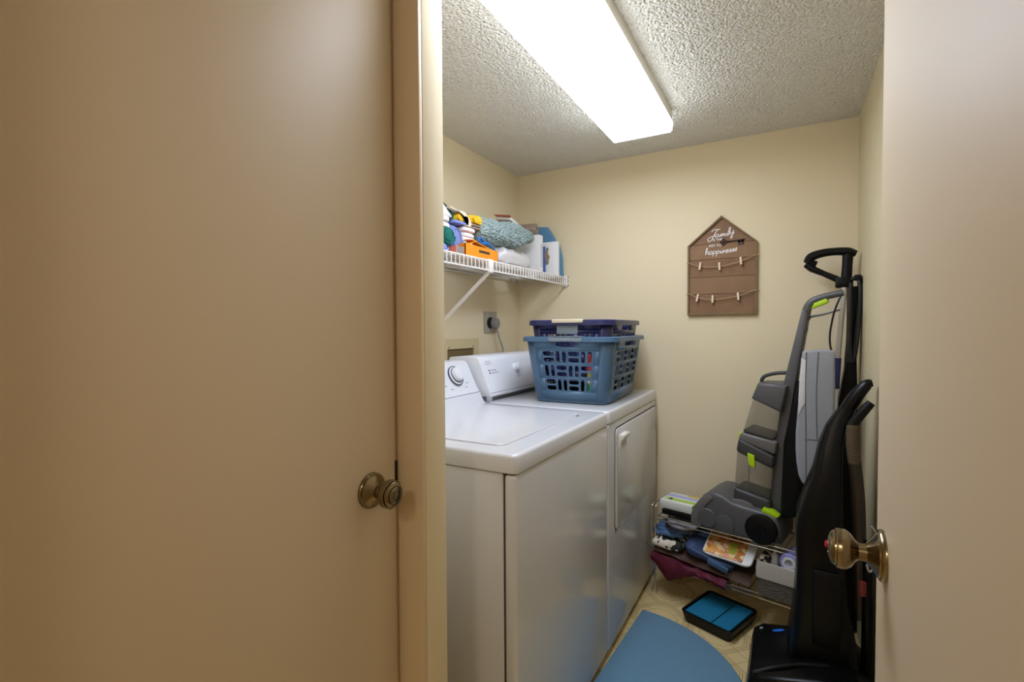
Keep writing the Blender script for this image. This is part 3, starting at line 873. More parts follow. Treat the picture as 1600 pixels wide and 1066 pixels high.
solo('draped_towel', b, 'cloth_cream', 'cream towel draped around the small yellow roll', 'towel')
folded('folded_towel', 'white stacked hand towels behind the orange box', 1.626, 1.722, DK, 1.632, -1.31, -1.134, 7, 'cloth_white', 10, group=None)
folded('folded_cloth', 'taupe folded cloth under the larger yellow roll', 1.690, 1.772, 1.634, 1.656, -1.30, -1.137, 2, 'cloth_taupe', 12, 'cloth')
rolled('rolled_towel', 'larger yellow rolled towel at the top middle of the shelf pile', 1.738, 1.677, .048, .0205, -1.29, -1.130, 'cloth_yellow', 13, 2)
folded('folded_blanket', 'olive grey folded blanket at the back of the shelf', 1.782, 1.985, DK, 1.752, -1.345, -1.285, 5, 'cloth_olive', 14, 'blanket')
# clear bag of white linens, chunky knit blanket lying over it
t = thing('plastic_bag', 'clear plastic bag of white linens under the knit blanket', 'bag', (-1.17, 2.0, DK))
b = bm_new(); blob(b, (-1.175, 2.005, DK + .038), (.075, .145, .036), (.5, .45), .010, 22, 15, 40, 20)
for v in b.verts: v.co.z = max(v.co.z, DK)
part('linens', b, 'cloth_white', t)
b = bm_new(); blob(b, (-1.172, 2.005, DK + .043), (.085, .156, .042), (.5, .45), .012, 34, 16, 56, 26)
for v in b.verts: v.co.z = max(v.co.z, DK + .0005)
part('film', b, 'clear_film', t, label='wrinkled clear film')
b = bm_new()
rs = []
def lerp_tab(tab, x):
    for (a, p), (c, q) in zip(tab, tab[1:]):
        if a <= x <= c:
            k = (x - a) / (c - a); k = k * k * (3 - 2 * k)
            return p + (q - p) * k
    return tab[-1][1]
KT = [(1.735, 1.672), (1.765, 1.692), (1.85, 1.702), (2.065, 1.722), (2.20, 1.712), (2.27, 1.684)]
KB = [(1.735, 1.664), (1.77, 1.600), (1.85, 1.588), (1.99, 1.606), (2.09, 1.606), (2.21, 1.650), (2.27, 1.676)]
NU, NK = 190, 170
for i in range(NU + 1):
    u = i / NU
    y = 1.735 + .535 * u
    zt, zb_ = lerp_tab(KT, y), lerp_tab(KB, y)
    zc, hz_ = (zt + zb_) / 2, (zt - zb_) / 2
    hx = .062 * (max(0, 1 - (2 * u - 1) ** 8)) ** .5 + .002
    ring = []
    for k in range(NK):
        a = 2 * pi * k / NK
        p = Vector((-1.180 + hx * math.copysign(abs(cos(a)) ** .75, cos(a)), y, zc + hz_ * math.copysign(abs(sin(a)) ** .75, sin(a))))
        q = Vector((p.x * 95, p.y * 80, p.z * 110))
        f1, f2 = noise.voronoi(q)[0][:2]
        bump = (min(1, (f2 - f1) * 2.2) - .6) * .011 + noise.noise(p * 16) * .010
        ring.append(p + Vector((cos(a), 0, sin(a))) * bump)
    rs.append(ring)
rings(b, rs)
solo('knit_blanket', b, 'knit', 'chunky grey green knit blanket heaped on the shelf', 'blanket', smooth=60)
# orange box with open flaps
t = thing('orange_box', 'bright orange cardboard box with an open flap on the shelf', 'box', (-1.107, 1.69, DK))
b = bm_new()
ox0, ox1, oy0, oy1, oz = -1.128, -1.086, 1.568, 1.812, 1.551
for lo, hi in (((ox1 - .003, oy0, DK), (ox1, oy1, oz)), ((ox0, oy0, DK), (ox0 + .003, oy1, oz)), ((ox0, oy0, DK), (ox1, oy0 + .003, oz)), ((ox0, oy1 - .003, DK), (ox1, oy1, oz)), ((ox0, oy0, DK), (ox1, oy1, DK + .003))):
    box(b, lo, hi)
part('carton', b, 'orange', t, smooth=0)
part('flap', box(bm_new(), (-.02, -.075, 0), (.02, .075, .003), M=T(-1.107, 1.695, 1.560) @ RX(rad(-9)) @ RY(rad(6))), 'orange', t, smooth=0)
part('flap', box(bm_new(), (-.02, -.03, 0), (.02, .04, .003), M=T(-1.107, 1.615, 1.556) @ RX(rad(22))), 'orange', t, smooth=0)
part('inner_card', box(bm_new(), (-1.124, 1.60, DK + .004), (-1.090, 1.78, 1.546)), 'cardboard', t, smooth=0, label='brown shadowed contents')
part('slot', box(bm_new(), (ox1 - .0005, 1.665, 1.527), (ox1 + .0008, 1.745, 1.537)), 'dark_gap', t, smooth=0)
# blue looped handle tool
b = bm_new()
tube(b, [(-1.125, 1.760, 1.585), (-1.122, 1.735, 1.597), (-1.12, 1.718, 1.594), (-1.12, 1.716, 1.582), (-1.122, 1.735, 1.576), (-1.124, 1.757, 1.580), (-1.124, 1.79, 1.583), (-1.124, 1.83, 1.571), (-1.124, 1.862, 1.556)], [.006, .006, .006, .006, .006, .008, .009, .006, .004], 8, 5)
solo('blue_scissors', b, 'blue_plastic', 'blue plastic handled scissors lying on the orange box', 'scissors')
t = thing('striped_box', 'small grey box with red ends beside the orange box', 'box', (-1.10, 1.517, DK))
part('carton', box(bm_new(), (-1.116, 1.498, DK), (-1.076, 1.541, 1.530), .001), 'plug_grey', t)
for y in (1.4935, 1.5415): part('end_band', box(bm_new(), (-1.1165, y, DK), (-1.0755, y + .0045, 1.5305)), 'coral', t)
t = thing('binder', 'tall white binder standing on the shelf behind the knit blanket', 'binder', (-1.2, 2.33, DK))
part('cover', box(bm_new(), (-1.29, 2.306, DK), (-1.128, 2.346, 1.708), .003), 'paper_white', t)
part('spine_label', box(bm_new(), (-1.1285, 2.312, 1.54), (-1.127, 2.340, 1.66)), 'paper_cool', t)
t = thing('booklet', 'white booklet with a coral cover on top of the knit blanket', 'booklet', (-1.22, 2.16, 1.74))
part('pages', box(bm_new(), (-.045, -.055, 0), (.045, .065, .014), .001, M=T(-1.235, 2.165, 1.747) @ RX(rad(-14)) @ RY(rad(10))), 'paper_white', t)
part('cover', box(bm_new(), (-.047, -.075, .0142), (.047, -.035, .0165), M=T(-1.235, 2.165, 1.747) @ RX(rad(-14)) @ RY(rad(10))), 'coral', t)
t = thing('tape_roll', 'brown patterned roll resting on top of the white binder', 'roll', (-1.22, 2.325, 1.709))
b = bm_new(); lathe(b, [(.030, -.055), (.032, -.05), (.032, .05), (.030, .055), (.016, .055), (.014, .05), (.014, -.05), (.016, -.055)], (-1.212, 2.325, 1.741), (1, .2, 0), 24)
part('roll', b, 'brown_mug', t)
b = bm_new()
prism(b, [(-1.27, DK), (-1.060, DK), (-1.066, 1.60), (-1.082, 1.672), (-1.098, 1.69), (-1.138, 1.755), (-1.150, 1.772), (-1.20, 1.778), (-1.27, 1.778)], 2.440, 2.466, 'XZ', .005)
solo('ironing_pad', b, 'pad_blue', 'slate blue padded cover with a slanted top standing at the shelf end', 'pad')
t = thing('picture_frame', 'white framed print with a blue edge leaning at the shelf end', 'picture', (-1.11, 2.41, DK))
part('panel', box(bm_new(), (-1.165, 2.398, DK), (-1.066, 2.420, 1.682), .004), 'paper_white', t)
part('blue_strip', box(bm_new(), (-1.1655, 2.3965, DK + .003), (-1.138, 2.3985, 1.66), .0005), 'pad_blue_deep', t)
b = bm_new()
for k, (dx, z, r) in enumerate(((0, 1.575, .011), (.004, 1.60, .012), (-.002, 1.622, .010), (.002, 1.642, .008), (-.006, 1.61, .009))):
    prism(b, [(-1.130 + dx + r * cos(a * pi / 6), z + 1.4 * r * sin(a * pi / 6)) for a in range(12)], 2.3965 - .0002 * k, 2.3985, 'XZ')
part('brown_print', b, 'cloth_taupe', t)

# ------------------------------------------------------------------ chrome rack against the back wall
RK = rad(-12)
rk = thing('wire_rack', 'low chrome two tier wire rack against the back wall', 'rack', (-.538, 2.262, 0), RK)
RL, RD = .62, .185
for x in (0, .018, RL - .018, RL):
    top = .408 if x < .3 else .40
    part('end_frame', tube(bm_new(), [(x, 0, 0), (x, 0, top - .012), (x, .004, top - .003), (x, .012, top), (x, RD - .012, top), (x, RD - .003, top - .004), (x, RD, top - .012), (x, RD, 0)], .0032, 8), 'chrome', rk, local=True)
for z in (.362, .155):
    for y, zz, r in ((0, z, .0036), (-.002, z - .016, .0030), (RD, z, .0036)):
        part('rail', tube(bm_new(), [(0, y, zz), (RL, y, zz)], r, 8), 'chrome', rk, local=True)
    dm = None
    for i in range(14):
        x = .03 + (RL - .06) * i / 13
        if dm is None:
            w = part('cross_wire', tube(bm_new(), [(0, 0, 0), (0, RD, 0)], .002, 6), 'chrome', rk, local=True); dm = w.data
        else:
            w = bpy.data.objects.new('cross_wire', dm); COL.objects.link(w); w.parent = rk
        w.location = (x, 0, z + .001)
b = bm_new(); tube(b, [(-.004, -.004, .245), (-.018, -.006, .238), (-.022, -.006, .222), (-.010, -.006, .214), (-.002, -.004, .222), (-.006, -.004, .205)], .0026, 6, 4)
part('curled_hook', b, 'chrome', rk, local=True)
RKM = Matrix.Translation((-.538, 2.262, 0)) @ RZ(RK)
def rloc(b):            # rack coordinates -> world
    bmesh.ops.transform(b, matrix=RKM, verts=b.verts)
    return b
def rthing(name, label, cat, x, y, z, group=None):
    p = RKM @ Vector((x, y, z))
    return thing(name, label, cat, tuple(p), RK, group)
def rpart(nm, b, m, t, label=None, smooth=35):
    return part(nm, rloc(b), m, t, label=label, smooth=smooth)
TZ = .3665
t = rthing('black_tray', 'flat black tray under the green and white carton on the rack', 'tray', .1, .1, TZ)
b = bm_new(); box(b, (.035, .03, TZ), (.174, .175, TZ + .006), .002)
for lo, hi in (((.035, .03, TZ), (.174, .036, TZ + .02)), ((.035, .169, TZ), (.174, .175, TZ + .02)), ((.035, .03, TZ), (.041, .175, TZ + .02)), ((.168, .03, TZ), (.174, .175, TZ + .02))): box(b, lo, hi)
rpart('pan', b, 'black_plastic', t)
t = rthing('dryer_sheet_box', 'green and white carton with lilac stripes on top of the rack', 'box', .1, .1, .388)
rpart('carton', box(bm_new(), (.018, .045, .3875), (.168, .178, .424), .0015), 'box_white', t)
rpart('green_band', box(bm_new(), (.030, .070, .4235), (.1685, .100, .4246)), 'box_green', t)
rpart('green_end', box(bm_new(), (.1675, .045, .3885), (.1690, .085, .4235)), 'box_green', t)
rpart('lilac_band', box(bm_new(), (.022, .118, .4235), (.1685, .148, .4246)), 'box_lilac', t)
rpart('yellow_patch', box(bm_new(), (.105, .157, .4235), (.168, .1785, .4248)), 'box_yellow', t)
rpart('dark_print', box(bm_new(), (.048, .073, .4244), (.062, .097, .4250)), 'print_dark', t)
t = rthing('paper_packet', 'grey and white paper packet standing beside the green carton', 'packet', .19, .1, TZ)
rpart('packet', box(bm_new(), (-.004, -.055, 0), (.004, .055, .062), .001, M=T(.180, .115, TZ)), 'paper_cool', t)
rpart('band', box(bm_new(), (-.0045, -.0555, .02), (.0045, .0555, .034), M=T(.180, .115, TZ)), 'print_grey', t)

# clothes and bags on the lower tier
LZ = .1595
def rsheet(fn, nu, nv, thick):
    b = bm_new(); sheet(b, fn, nu, nv, thick); return b
def maroon_fn(u, v):
    x = .012 + .33 * u
    if v < .6: y = .155 - (v / .6) * .185; z = LZ + .012 + .035 * (1 - u) * (v / .6) + .012 * noise.noise(Vector((u * 6, v * 6, 1)))
    else:
        k = (v - .6) / .4; y = -.03 - .012 * sin(k * pi); z = LZ + .012 + .035 * (1 - u) - k * (.035 + .085 * (1 - abs(2 * min(u, .62) / .62 - .9)) * (1 - u * .75))
    return Vector((x, y + .008 * noise.noise(Vector((u * 7, v * 3, 5))), z + .009 * noise.noise(Vector((u * 11, v * 8, 3)))))
b = rsheet(maroon_fn, 44, 44, .003)
solo('maroon_bag', rloc(b), 'maroon', 'glossy maroon bag drooping off the lower rack tier', 'bag')
def brown_fn(u, v):
    x = .02 + .41 * u; y = .16 - .19 * v
    z = LZ + .068 - .022 * u + .01 * u * u + .011 * noise.noise(Vector((u * 7, v * 5, 9))) - .03 * max(0, v - .85) / .15 * (.3 + .7 * u)
    return Vector((x, y, z))
solo('brown_sheet', rloc(rsheet(brown_fn, 24, 14, .004)), 'brown_sheet', 'brown folded sheet lying over the maroon bag', 'cloth')
b = bm_new(); blob(b, (.31, .07, LZ + .040), (.11, .08, .009), (.4, .4), .004, 18, 31)
solo('folded_cloth', rloc(b), 'maroon', 'maroon folded cloth between the bag and the brown sheet', 'cloth')
b = bm_new(); blob(b, (.075, .045, .250), (.066, .083, .021), (.55, .5), .014, 30, 21, 64, 26)
solo('floral_cloth', rloc(b), 'floral', 'cream and black floral cloth at the left end of the rack', 'cloth')
b = bm_new()
blob(b, (.068, .075, .288), (.074, .080, .014), (.5, .45), .014, 34, 22, 64, 22); blob(b, (.075, .08, .305), (.070, .076, .011), (.5, .45), .012, 34, 24, 64, 22)
solo('denim_clothes', rloc(b), 'denim', 'folded denim blue clothes above the floral cloth', 'clothes')
t = rthing('grey_cap', 'grey cap with dark bands under the top rails of the rack', 'cap', .125, .05, .315)
b = bm_new(); blob(b, (.125, .055, .333), (.068, .062, .016), (.8, .9), .002, 20, 23, 40, 14); rpart('crown', b, 'grey_cap', t)
for k, (dr_, z) in enumerate(((.003, .326), (.008, .318))):
    b = bm_new(); tube(b, [(.125 + (.068 + dr_) * cos(a), .055 + (.062 + dr_) * sin(a), z) for a in [2 * pi * i / 40 for i in range(41)]], .0038, 6); rpart('band', b, 'dark_band', t)
t = rthing('navy_packet', 'navy blue plastic packet sliding off the lower tier', 'packet', .27, .05, .205)
b = bm_new(); blob(b, (0, 0, 0), (.105, .075, .019), (.35, .3), .011, 28, 25, 64, 22, M=T(0, 0, 0))
bmesh.ops.transform(b, matrix=T(.262, .040, .260) @ RY(rad(13)) @ RX(rad(14)), verts=b.verts); rpart('packet', b, 'navy_cloth', t)
b = bm_new(); box(b, (.0, -.079, -.012), (.085, -.071, .014), .003); bmesh.ops.transform(b, matrix=T(.270, .036, .258) @ RY(rad(13)) @ RX(rad(14)), verts=b.verts); rpart('folded_end', b, 'denim', t)
b = bm_new(); blob(b, (.195, .11, .290), (.042, .05, .022), (.5, .5), .006, 20, 26); solo('blue_bag', rloc(b), 'denim', 'crumpled blue bag behind the navy packet', 'bag')
t = rthing('food_bag', 'flat food packet printed with orange flowers on the lower tier', 'packet', .33, .03, .28)
MF = T(.338, .040, .302) @ RY(rad(2)) @ RX(rad(24))
b = bm_new(); blob(b, (0, 0, 0), (.098, .085, .007), (.4, .22), .003, 30, 27, 60, 12); bmesh.ops.transform(b, matrix=MF, verts=b.verts); rpart('packet', b, 'paper_white', t)
b = bm_new(); box(b, (-.090, -.080, .0055), (.064, .075, .0085), .001); bmesh.ops.transform(b, matrix=MF, verts=b.verts); rpart('food_picture', b, 'food_print', t)
b = bm_new(); box(b, (.0, -.055, .0084), (.028, .01, .0092)); bmesh.ops.transform(b, matrix=MF, verts=b.verts); rpart('green_patch', b, 'yellow_green', t)
# bin at the right end of the lower tier
t = rthing('storage_bin', 'grey woven bin with a pale folded rim on the lower tier', 'bin', .53, .05, LZ)
b = bm_new()
def bin_ring(z, g): return [(x, y, z) for x, y in rounded_rect(.452 - g, .612 + g, -.022 - g, .16 + g, .015)]
rings(b, [bin_ring(LZ, -.004), bin_ring(.245, 0), bin_ring(.245, -.004), bin_ring(LZ + .004, -.008)])
rpart('basket_body', b, mat('weave_grey', rgb(98, 92, 84), .8, bump=(140, 1.0, .003, 'voronoi')), t)
b = bm_new(); rings(b, [bin_ring(.232, .004), bin_ring(.268, .005), bin_ring(.295, .001), bin_ring(.297, -.002), bin_ring(.293, -.005), bin_ring(.23, -.003)], True, False)
rpart('folded_rim', b, 'bin_white', t)
t = rthing('cloth_roll', 'purple and white patterned roll in the grey bin', 'roll', .56, .05, .25)
b = bm_new(); lathe(b, [(.032, -.07), (.035, -.065), (.035, .06), (.030, .066), (.012, .066), (.010, .055)], (.565, .05, .308), (0, -1, .12), 24); rpart('roll', b, 'purple', t)
b = bm_new(); lathe(b, [(.020, .062), (.024, .068), (.014, .069), (.012, .062)], (.565, .05, .308), (0, -1, .12), 24); rpart('paper_core', b, 'paper_cool', t)
b = bm_new(); lathe(b, [(.0145, .25), (.0150, .30), (.014, .318), (.007, .326), (.007, .334), (.0075, .336), (.0075, .345), (0, .346)], (.508, .02, 0), 'Z', 18)
solo('white_bottle', rloc(b), 'paper_cool', 'slim white bottle in the grey bin', 'bottle')
b = bm_new(); blob(b, (.480, .05, .300), (.024, .06, .014), (.5, .5), .004, 40, 28); solo('folded_cloth', rloc(b), 'floral', 'patterned cloth at the left of the grey bin', 'cloth')

# ------------------------------------------------------------------ carpet cleaner standing on the rack
CK = T(-.345, 2.20, .3665) @ RZ(RK)
cc = thing('carpet_cleaner', 'grey upright carpet cleaner with lime green details on the rack', 'carpet cleaner', (-.345, 2.20, .3665), RK)
def cpart(nm, b, m, p=None, smooth=35, label=None): return part(nm, b, m, p or cc, local=True, smooth=smooth, label=label)
basep = [(-.006, .002), (-.008, .040), (-.001, .075), (.018, .115), (.036, .140), (.067, .160), (.095, .162), (.124, .156), (.154, .138), (.200, .132), (.262, .128), (.318, .114), (.335, .075), (.335, .012), (.20, .002)]
bs = cpart('base_hood', prism(bm_new(), basep, 0, .225, 'XZ', .016, 3), 'cleaner_grey')
cpart('nozzle_cover', prism(bm_new(), [(-.012, .006), (-.012, .05), (.002, .09), (.028, .128), (.060, .150), (.082, .140), (.05, .10), (.034, .06), (.034, .006)], -.006, .231, 'XZ', .006, 2), 'cleaner_mid', bs)
cpart('side_boss', lathe(bm_new(), [(.040, 0), (.040, .007), (.036, .010), (0, .0105)], (.056, .002, .052), '-Y', 32), 'cleaner_grey', bs)
cpart('side_boss', prism(bm_new(), [(.095, .012)] + [(.128 + .036 * cos(rad(a)), .046 + .034 * sin(rad(a))) for a in range(170, -1, -17)] + [(.164, .012)], -.006, .003, 'XZ', .002), 'cleaner_grey', bs)
cpart('shoulder', prism(bm_new(), [(.150 + .055 * cos(rad(a)) + .03, .118 + .030 * sin(rad(a))) for a in range(0, 181, 15)], .02, .20, 'XZ', .006), 'cleaner_mid', bs)
wh = cpart('wheel', lathe(bm_new(), [(0, -.012), (.05, -.012), (.058, -.006), (.058, .018), (.05, .022), (0, .022)], (.268, 0, .060), '-Y', 36), 'black_plastic')
cpart('wheel_hub', lathe(bm_new(), [(.022, .0), (.022, .026), (0, .028)], (.268, 0, .060), '-Y', 20), 'black_gloss', wh)
cpart('wheel', lathe(bm_new(), [(0, -.012), (.05, -.012), (.058, -.006), (.058, .018), (.05, .022), (0, .022)], (.268, .225, .060), 'Y', 36), 'black_plastic')
cpart('foot_pedal', prism(bm_new(), [(.262, .126), (.318, .110), (.324, .118), (.302, .132), (.268, .138)], .008, .052, 'XZ', .003), 'lime', None, label='lime green foot pedal')
cpart('lower_band', prism(bm_new(), [(.147, .112), (.292, .112), (.290, .168), (.149, .192)], .035, .18, 'XZ', .014, 3), 'cleaner_dark')
cpart('lower_tank', prism(bm_new(), [(.150, .188), (.290, .164), (.300, .318), (.160, .352)], .038, .177, 'XZ', .016, 3), 'clear_smoke', label='smoky clear dirty water tank')
cpart('tank_rib', box(bm_new(), (.205, .036, .195), (.212, .042, .325), .002), 'clear_smoke')
cpart('tank_collar', prism(bm_new(), [(.158, .342), (.298, .292), (.304, .345), (.168, .400)], .032, .183, 'XZ', .012, 3), 'cleaner_dark')
cpart('collar_cap', prism(bm_new(), [(.166, .392), (.305, .348), (.312, .404), (.178, .425)], .034, .181, 'XZ', .010, 3), 'cleaner_mid')
cpart('tank_latch', prism(bm_new(), [(.206, .345), (.232, .338), (.236, .296), (.226, .288), (.211, .300)], .022, .036, 'XZ', .003), 'lime', label='lime green tank latch')
cpart('side_tab', box(bm_new(), (.158, .07, .385), (.170, .14, .412), .003), 'lime')
cpart('upper_tank', prism(bm_new(), [(.180, .420), (.302, .400), (.328, .540), (.222, .574)], .038, .177, 'XZ', .016, 3), 'clear_smoke', label='clear fresh water tank')
cpart('tank_base_line', prism(bm_new(), [(.186, .430), (.296, .410), (.297, .416), (.188, .437)], .0365, .1785, 'XZ', .001), 'cleaner_dark')
cpart('tank_cap', prism(bm_new(), [(.216, .566), (.326, .520), (.344, .624), (.300, .632), (.240, .630)], .030, .185, 'XZ', .012, 3), 'cleaner_grey')
cpart('cap_tab', box(bm_new(), (.222, .07, .596), (.236, .14, .618), .003), 'lime')
cpart('carry_handle', tube(bm_new(), [(.236, .108, .622), (.238, .108, .640), (.252, .108, .655), (.29, .108, .667), (.332, .108, .672)], .0075, 10, 4), 'cleaner_dark')
sp = cpart('spine', prism(bm_new(), [(.282, .109), (.322, .118), (.330, .390), (.352, .518), (.370, .653), (.407, .904), (.400, .918), (.386, .924), (.322, .619), (.286, .281)], .065, .125, 'XZ', .008, 2), 'cleaner_grey')
cpart('grip_handle', tube(bm_new(), [(.395, .095, .905), (.402, .095, .932), (.418, .095, .952), (.455, .095, .967), (.515, .095, .980)], [.016, .015, .014, .013, .012], 12, 4), 'cleaner_grey')
cpart('grip_pad', prism(bm_new(), [(.414, .922), (.462, .941), (.470, .950), (.462, .960), (.424, .944)], .080, .110, 'XZ', .003), 'lime', label='lime green grip pad')
cpart('trigger', tube(bm_new(), [(.402, .095, .880), (.412, .095, .893), (.45, .095, .900), (.506, .095, .917)], [.006, .005, .004, .003], 8, 3), 'cleaner_grey')
for z in (.845, .838): cpart('cord_hook', tube(bm_new(), [(.39, .07, z), (.408, .064, z + .003)], .0025, 6), 'cleaner_dark')
cpart('rear_housing', prism(bm_new(), [(.322, .10), (.380, .115), (.398, .32), (.404, .48), (.410, .62), (.398, .66), (.372, .64), (.350, .50), (.330, .36)], .050, .140, 'XZ', .010, 2), 'black_plastic')
cpart('hose', tube(bm_new(), [(.385, .15, .60), (.40, .155, .42), (.405, .155, .26), (.385, .15, .15), (.345, .14, .10)], .014, 10, 5), 'black_plastic')
cpart('cord', tube(bm_new(), [(.512, .095, .978), (.500, .085, .945), (.486, .09, .90), (.474, .10, .83), (.474, .11, .78), (.484, .125, .72), (.478, .135, .62), (.45, .14, .45), (.415, .15, .20)], .0035, 8, 5), 'black_cord')

# ------------------------------------------------------------------ stick vacuum in the corner, mop, ironing board
sv = thing('stick_vacuum', 'tall black stick vacuum with a D shaped handle in the corner', 'vacuum', (.2, 2.37, 0))
DY = 2.345
b = bm_new()
outer = [(.060, 1.472), (.066, 1.500), (.074, 1.514), (.113, 1.528), (.150, 1.532), (.190, 1.532), (.228, 1.524), (.236, 1.514)]
# the handle: arched top bar, front knuckle, lower bar, rear post
tube(b, [(.066, DY, 1.480), (.080, DY, 1.503), (.115, DY, 1.516), (.160, DY, 1.520), (.205, DY, 1.516), (.232, DY, 1.506)], [.014, .018, .0165, .0155, .017, .012], 10, 4, flat=(1, 1.2))
tube(b, [(.062, DY, 1.476), (.085, DY, 1.456), (.125, DY, 1.434), (.172, DY, 1.408)], [.012, .014, .011, .013], 10, 3, flat=(1, 1.2))
tube(b, [(.066, DY, 1.486), (.085, DY, 1.478), (.100, DY, 1.472)], .014, 8, flat=(1, 1.2))
tube(b, [(.205, DY, 1.512), (.203, DY, 1.46), (.200, DY, 1.405)], [.016, .015, .016], 10, 3, flat=(1, 1.2))
part('loop_handle', b, 'black_plastic', sv)
part('neck_block', box(bm_new(), (.164, DY - .024, 1.374), (.222, DY + .02, 1.415), .006), 'black_plastic', sv)
part('shaft', prism(bm_new(), [(.203, 1.378), (.244, 1.378), (.240, 1.25), (.236, 1.10), (.240, .95), (.243, .85), (.165, .85), (.178, .93), (.196, 1.05), (.205, 1.19)], DY - .026, DY + .024, 'XZ', .008), 'black_plastic', sv)
part('lower_body', prism(bm_new(), [(.160, .86), (.243, .86), (.244, .10), (.225, .04), (.150, .04), (.145, .30)], DY - .02, DY + .10, 'XZ', .014), 'black_plastic', sv)
part('floor_head', box(bm_new(), (.128, DY - .015, .004), (.245, DY + .125, .055), .014, 3), 'black_plastic', sv)
cd = bm_new()
for k in range(5):
    o = k * .005
    tube(cd, [(.214 + o * .6, DY - .035 + o, 1.405), (.232 + o * .8, DY - .042 + o * 1.5, 1.408), (.240, DY - .045 + o * 1.5, 1.37), (.240 - o * .4, DY - .045 + o, 1.27 - o), (.232 - o * .6, DY - .044 + o, 1.14 - o), (.222 - o, DY - .04 + o, 1.08), (.214 - o * .4, DY - .038 + o, 1.16), (.214 - o * .3, DY - .038 + o, 1.30), (.212, DY - .036 + o, 1.39)], .0062, 6, 4)
part('cord_bundle', cd, 'black_cord', sv, label='looped black power cord')
part('cord_hook', box(bm_new(), (.222, DY - .05, 1.398), (.246, DY - .02, 1.420), .004), 'black_plastic', sv)

mp = thing('mop', 'silver pole mop with a navy grip in the corner', 'mop', (.15, 2.285, 0))
MY = 2.292
part('pole', tube(bm_new(), [(.190, MY, 1.372), (.171, MY, 1.095)], .0095, 12), 'pole_silver', mp)
part('grip', tube(bm_new(), [(.1712, MY, 1.098), (.1662, MY, .978)], [.0125, .012], 12), 'navy', mp)
part('lower_pole', tube(bm_new(), [(.1664, MY, .98), (.150, MY, .03)], .0085, 12), 'paper_white', mp)
part('mop_head', box(bm_new(), (.123, MY - .05, .002), (.175, MY + .035, .032), .008), 'denim', mp)

ib = thing('ironing_board', 'narrow grey padded ironing board with its rounded tip down', 'ironing board', (.1, 2.16, 0))
IY = 2.125
left = [(.049, 1.128), (.044, 1.05), (.040, .971), (.034, .886), (.030, .82), (.030, .761), (.033, .71), (.040, .662), (.050, .635), (.063, .623)]
right = [(.078, .630), (.098, .655), (.120, .70), (.138, .76), (.148, .83), (.152, .906), (.153, 1.005), (.152, 1.07), (.150, 1.132), (.12, 1.137), (.08, 1.134)]
part('padded_cover', prism(bm_new(), left + right, IY, IY + .034, 'XZ', .010, 3), 'ironing_grey', ib)
part('cover_crease_seam', tube(bm_new(), [(.061, IY - .0005, 1.125), (.059, IY - .0005, 1.0), (.062, IY - .0005, .832), (.064, IY - .0005, .64)], .0016, 6, 4), 'crease_seam_grey', ib)  # dark tube paints the shade of the cover's fold line
part('cover_crease_seam', tube(bm_new(), [(.099, IY - .0005, 1.128), (.096, IY - .0005, 1.06), (.094, IY - .0005, .95), (.098, IY - .0005, .80)], .0016, 6, 4), 'crease_seam_grey', ib)  # second crease, its shade drawn as a dark tube
part('cover_crease_seam', tube(bm_new(), [(.062, IY - .0005, .798), (.080, IY - .0005, .801), (.112, IY - .0005, .80)], .0014, 6, 3), 'crease_seam_grey', ib)
part('white_underside', prism(bm_new(), [(.046, 1.105), (.060, 1.095), (.059, .935), (.048, .915), (.037, .885), (.0375, .95), (.041, 1.03)], IY - .002, IY + .030, 'XZ', .002), 'ironing_white', ib)
for x in (.094, .130):
    part('folded_leg', tube(bm_new(), [(x, IY + .042, 1.08), (x + .005, IY + .044, .006)], .0075, 10), 'cleaner_dark', ib)
part('foot_bar', tube(bm_new(), [(.072, IY + .044, .0075), (.148, IY + .044, .0075)], .0075, 10), 'cleaner_dark', ib)

# ------------------------------------------------------------------ black upright vacuum by the open door
uv = thing('upright_vacuum', 'black upright vacuum with a ribbed hose beside the open door', 'vacuum', (.08, 1.85, 0))
VY = 1.90
def sec(z, xl, xr, hy, r=.025, k=4):
    r = min(r, (xr - xl) * .48, hy * .95)
    return [(x, y, z) for x, y in rounded_rect(xl, xr, VY - hy, VY + hy, r, k)]
b = bm_new()
rings(b, [sec(.10, .000, .205, .115), sec(.25, .022, .190, .115), sec(.36, .030, .172, .112), sec(.46, .032, .163, .108), sec(.53, .030, .158, .102), sec(.60, .032, .156, .094), sec(.66, .048, .155, .085), sec(.75, .077, .154, .070, .02), sec(.84, .093, .157, .048, .016), sec(.90, .112, .167, .032, .012), sec(.955, .143, .190, .022, .010)])
vb_ = part('body', b, 'black_gloss', uv)
part('handle', tube(bm_new(), [(.160, VY, .935), (.185, VY, .985), (.205, VY, 1.018), (.222, VY, 1.038), (.234, VY, 1.042)], [.022, .022, .019, .016, .011], 12, 4, flat=(1, 1.1)), 'black_gloss', uv)
part('wand_handle', tube(bm_new(), [(.176, 1.865, .905), (.192, 1.865, .932), (.212, 1.865, .962), (.228, 1.865, .984)], [.016, .015, .014, .012], 12, 3), 'black_plastic', uv)
hz = [(.181, 1.862, .912), (.181, 1.862, .846), (.187, 1.862, .788), (.196, 1.862, .693), (.201, 1.862, .567), (.204, 1.862, .35)]
part('hose', tube(bm_new(), hz[:3], .0165, 14, 6), 'hose_brown', uv, label='brown flexible hose')
part('wand_sleeve', tube(bm_new(), [(.1872, 1.862, .790), (.196, 1.862, .693), (.201, 1.862, .567), (.204, 1.862, .30)], [.0175, .0185, .0185, .018], 14, 5), mat('sleeve_dark', rgb(44, 36, 28), .3), uv)
rb = bm_new()
for k in range(19):
    z = .905 - k * .0062
    x = .181 if z > .846 else .181 + (.846 - z) * .1
    lathe(rb, [(.0166, -.0012), (.0188, 0), (.0166, .0012)], (x, 1.862, z), 'Z', 16)
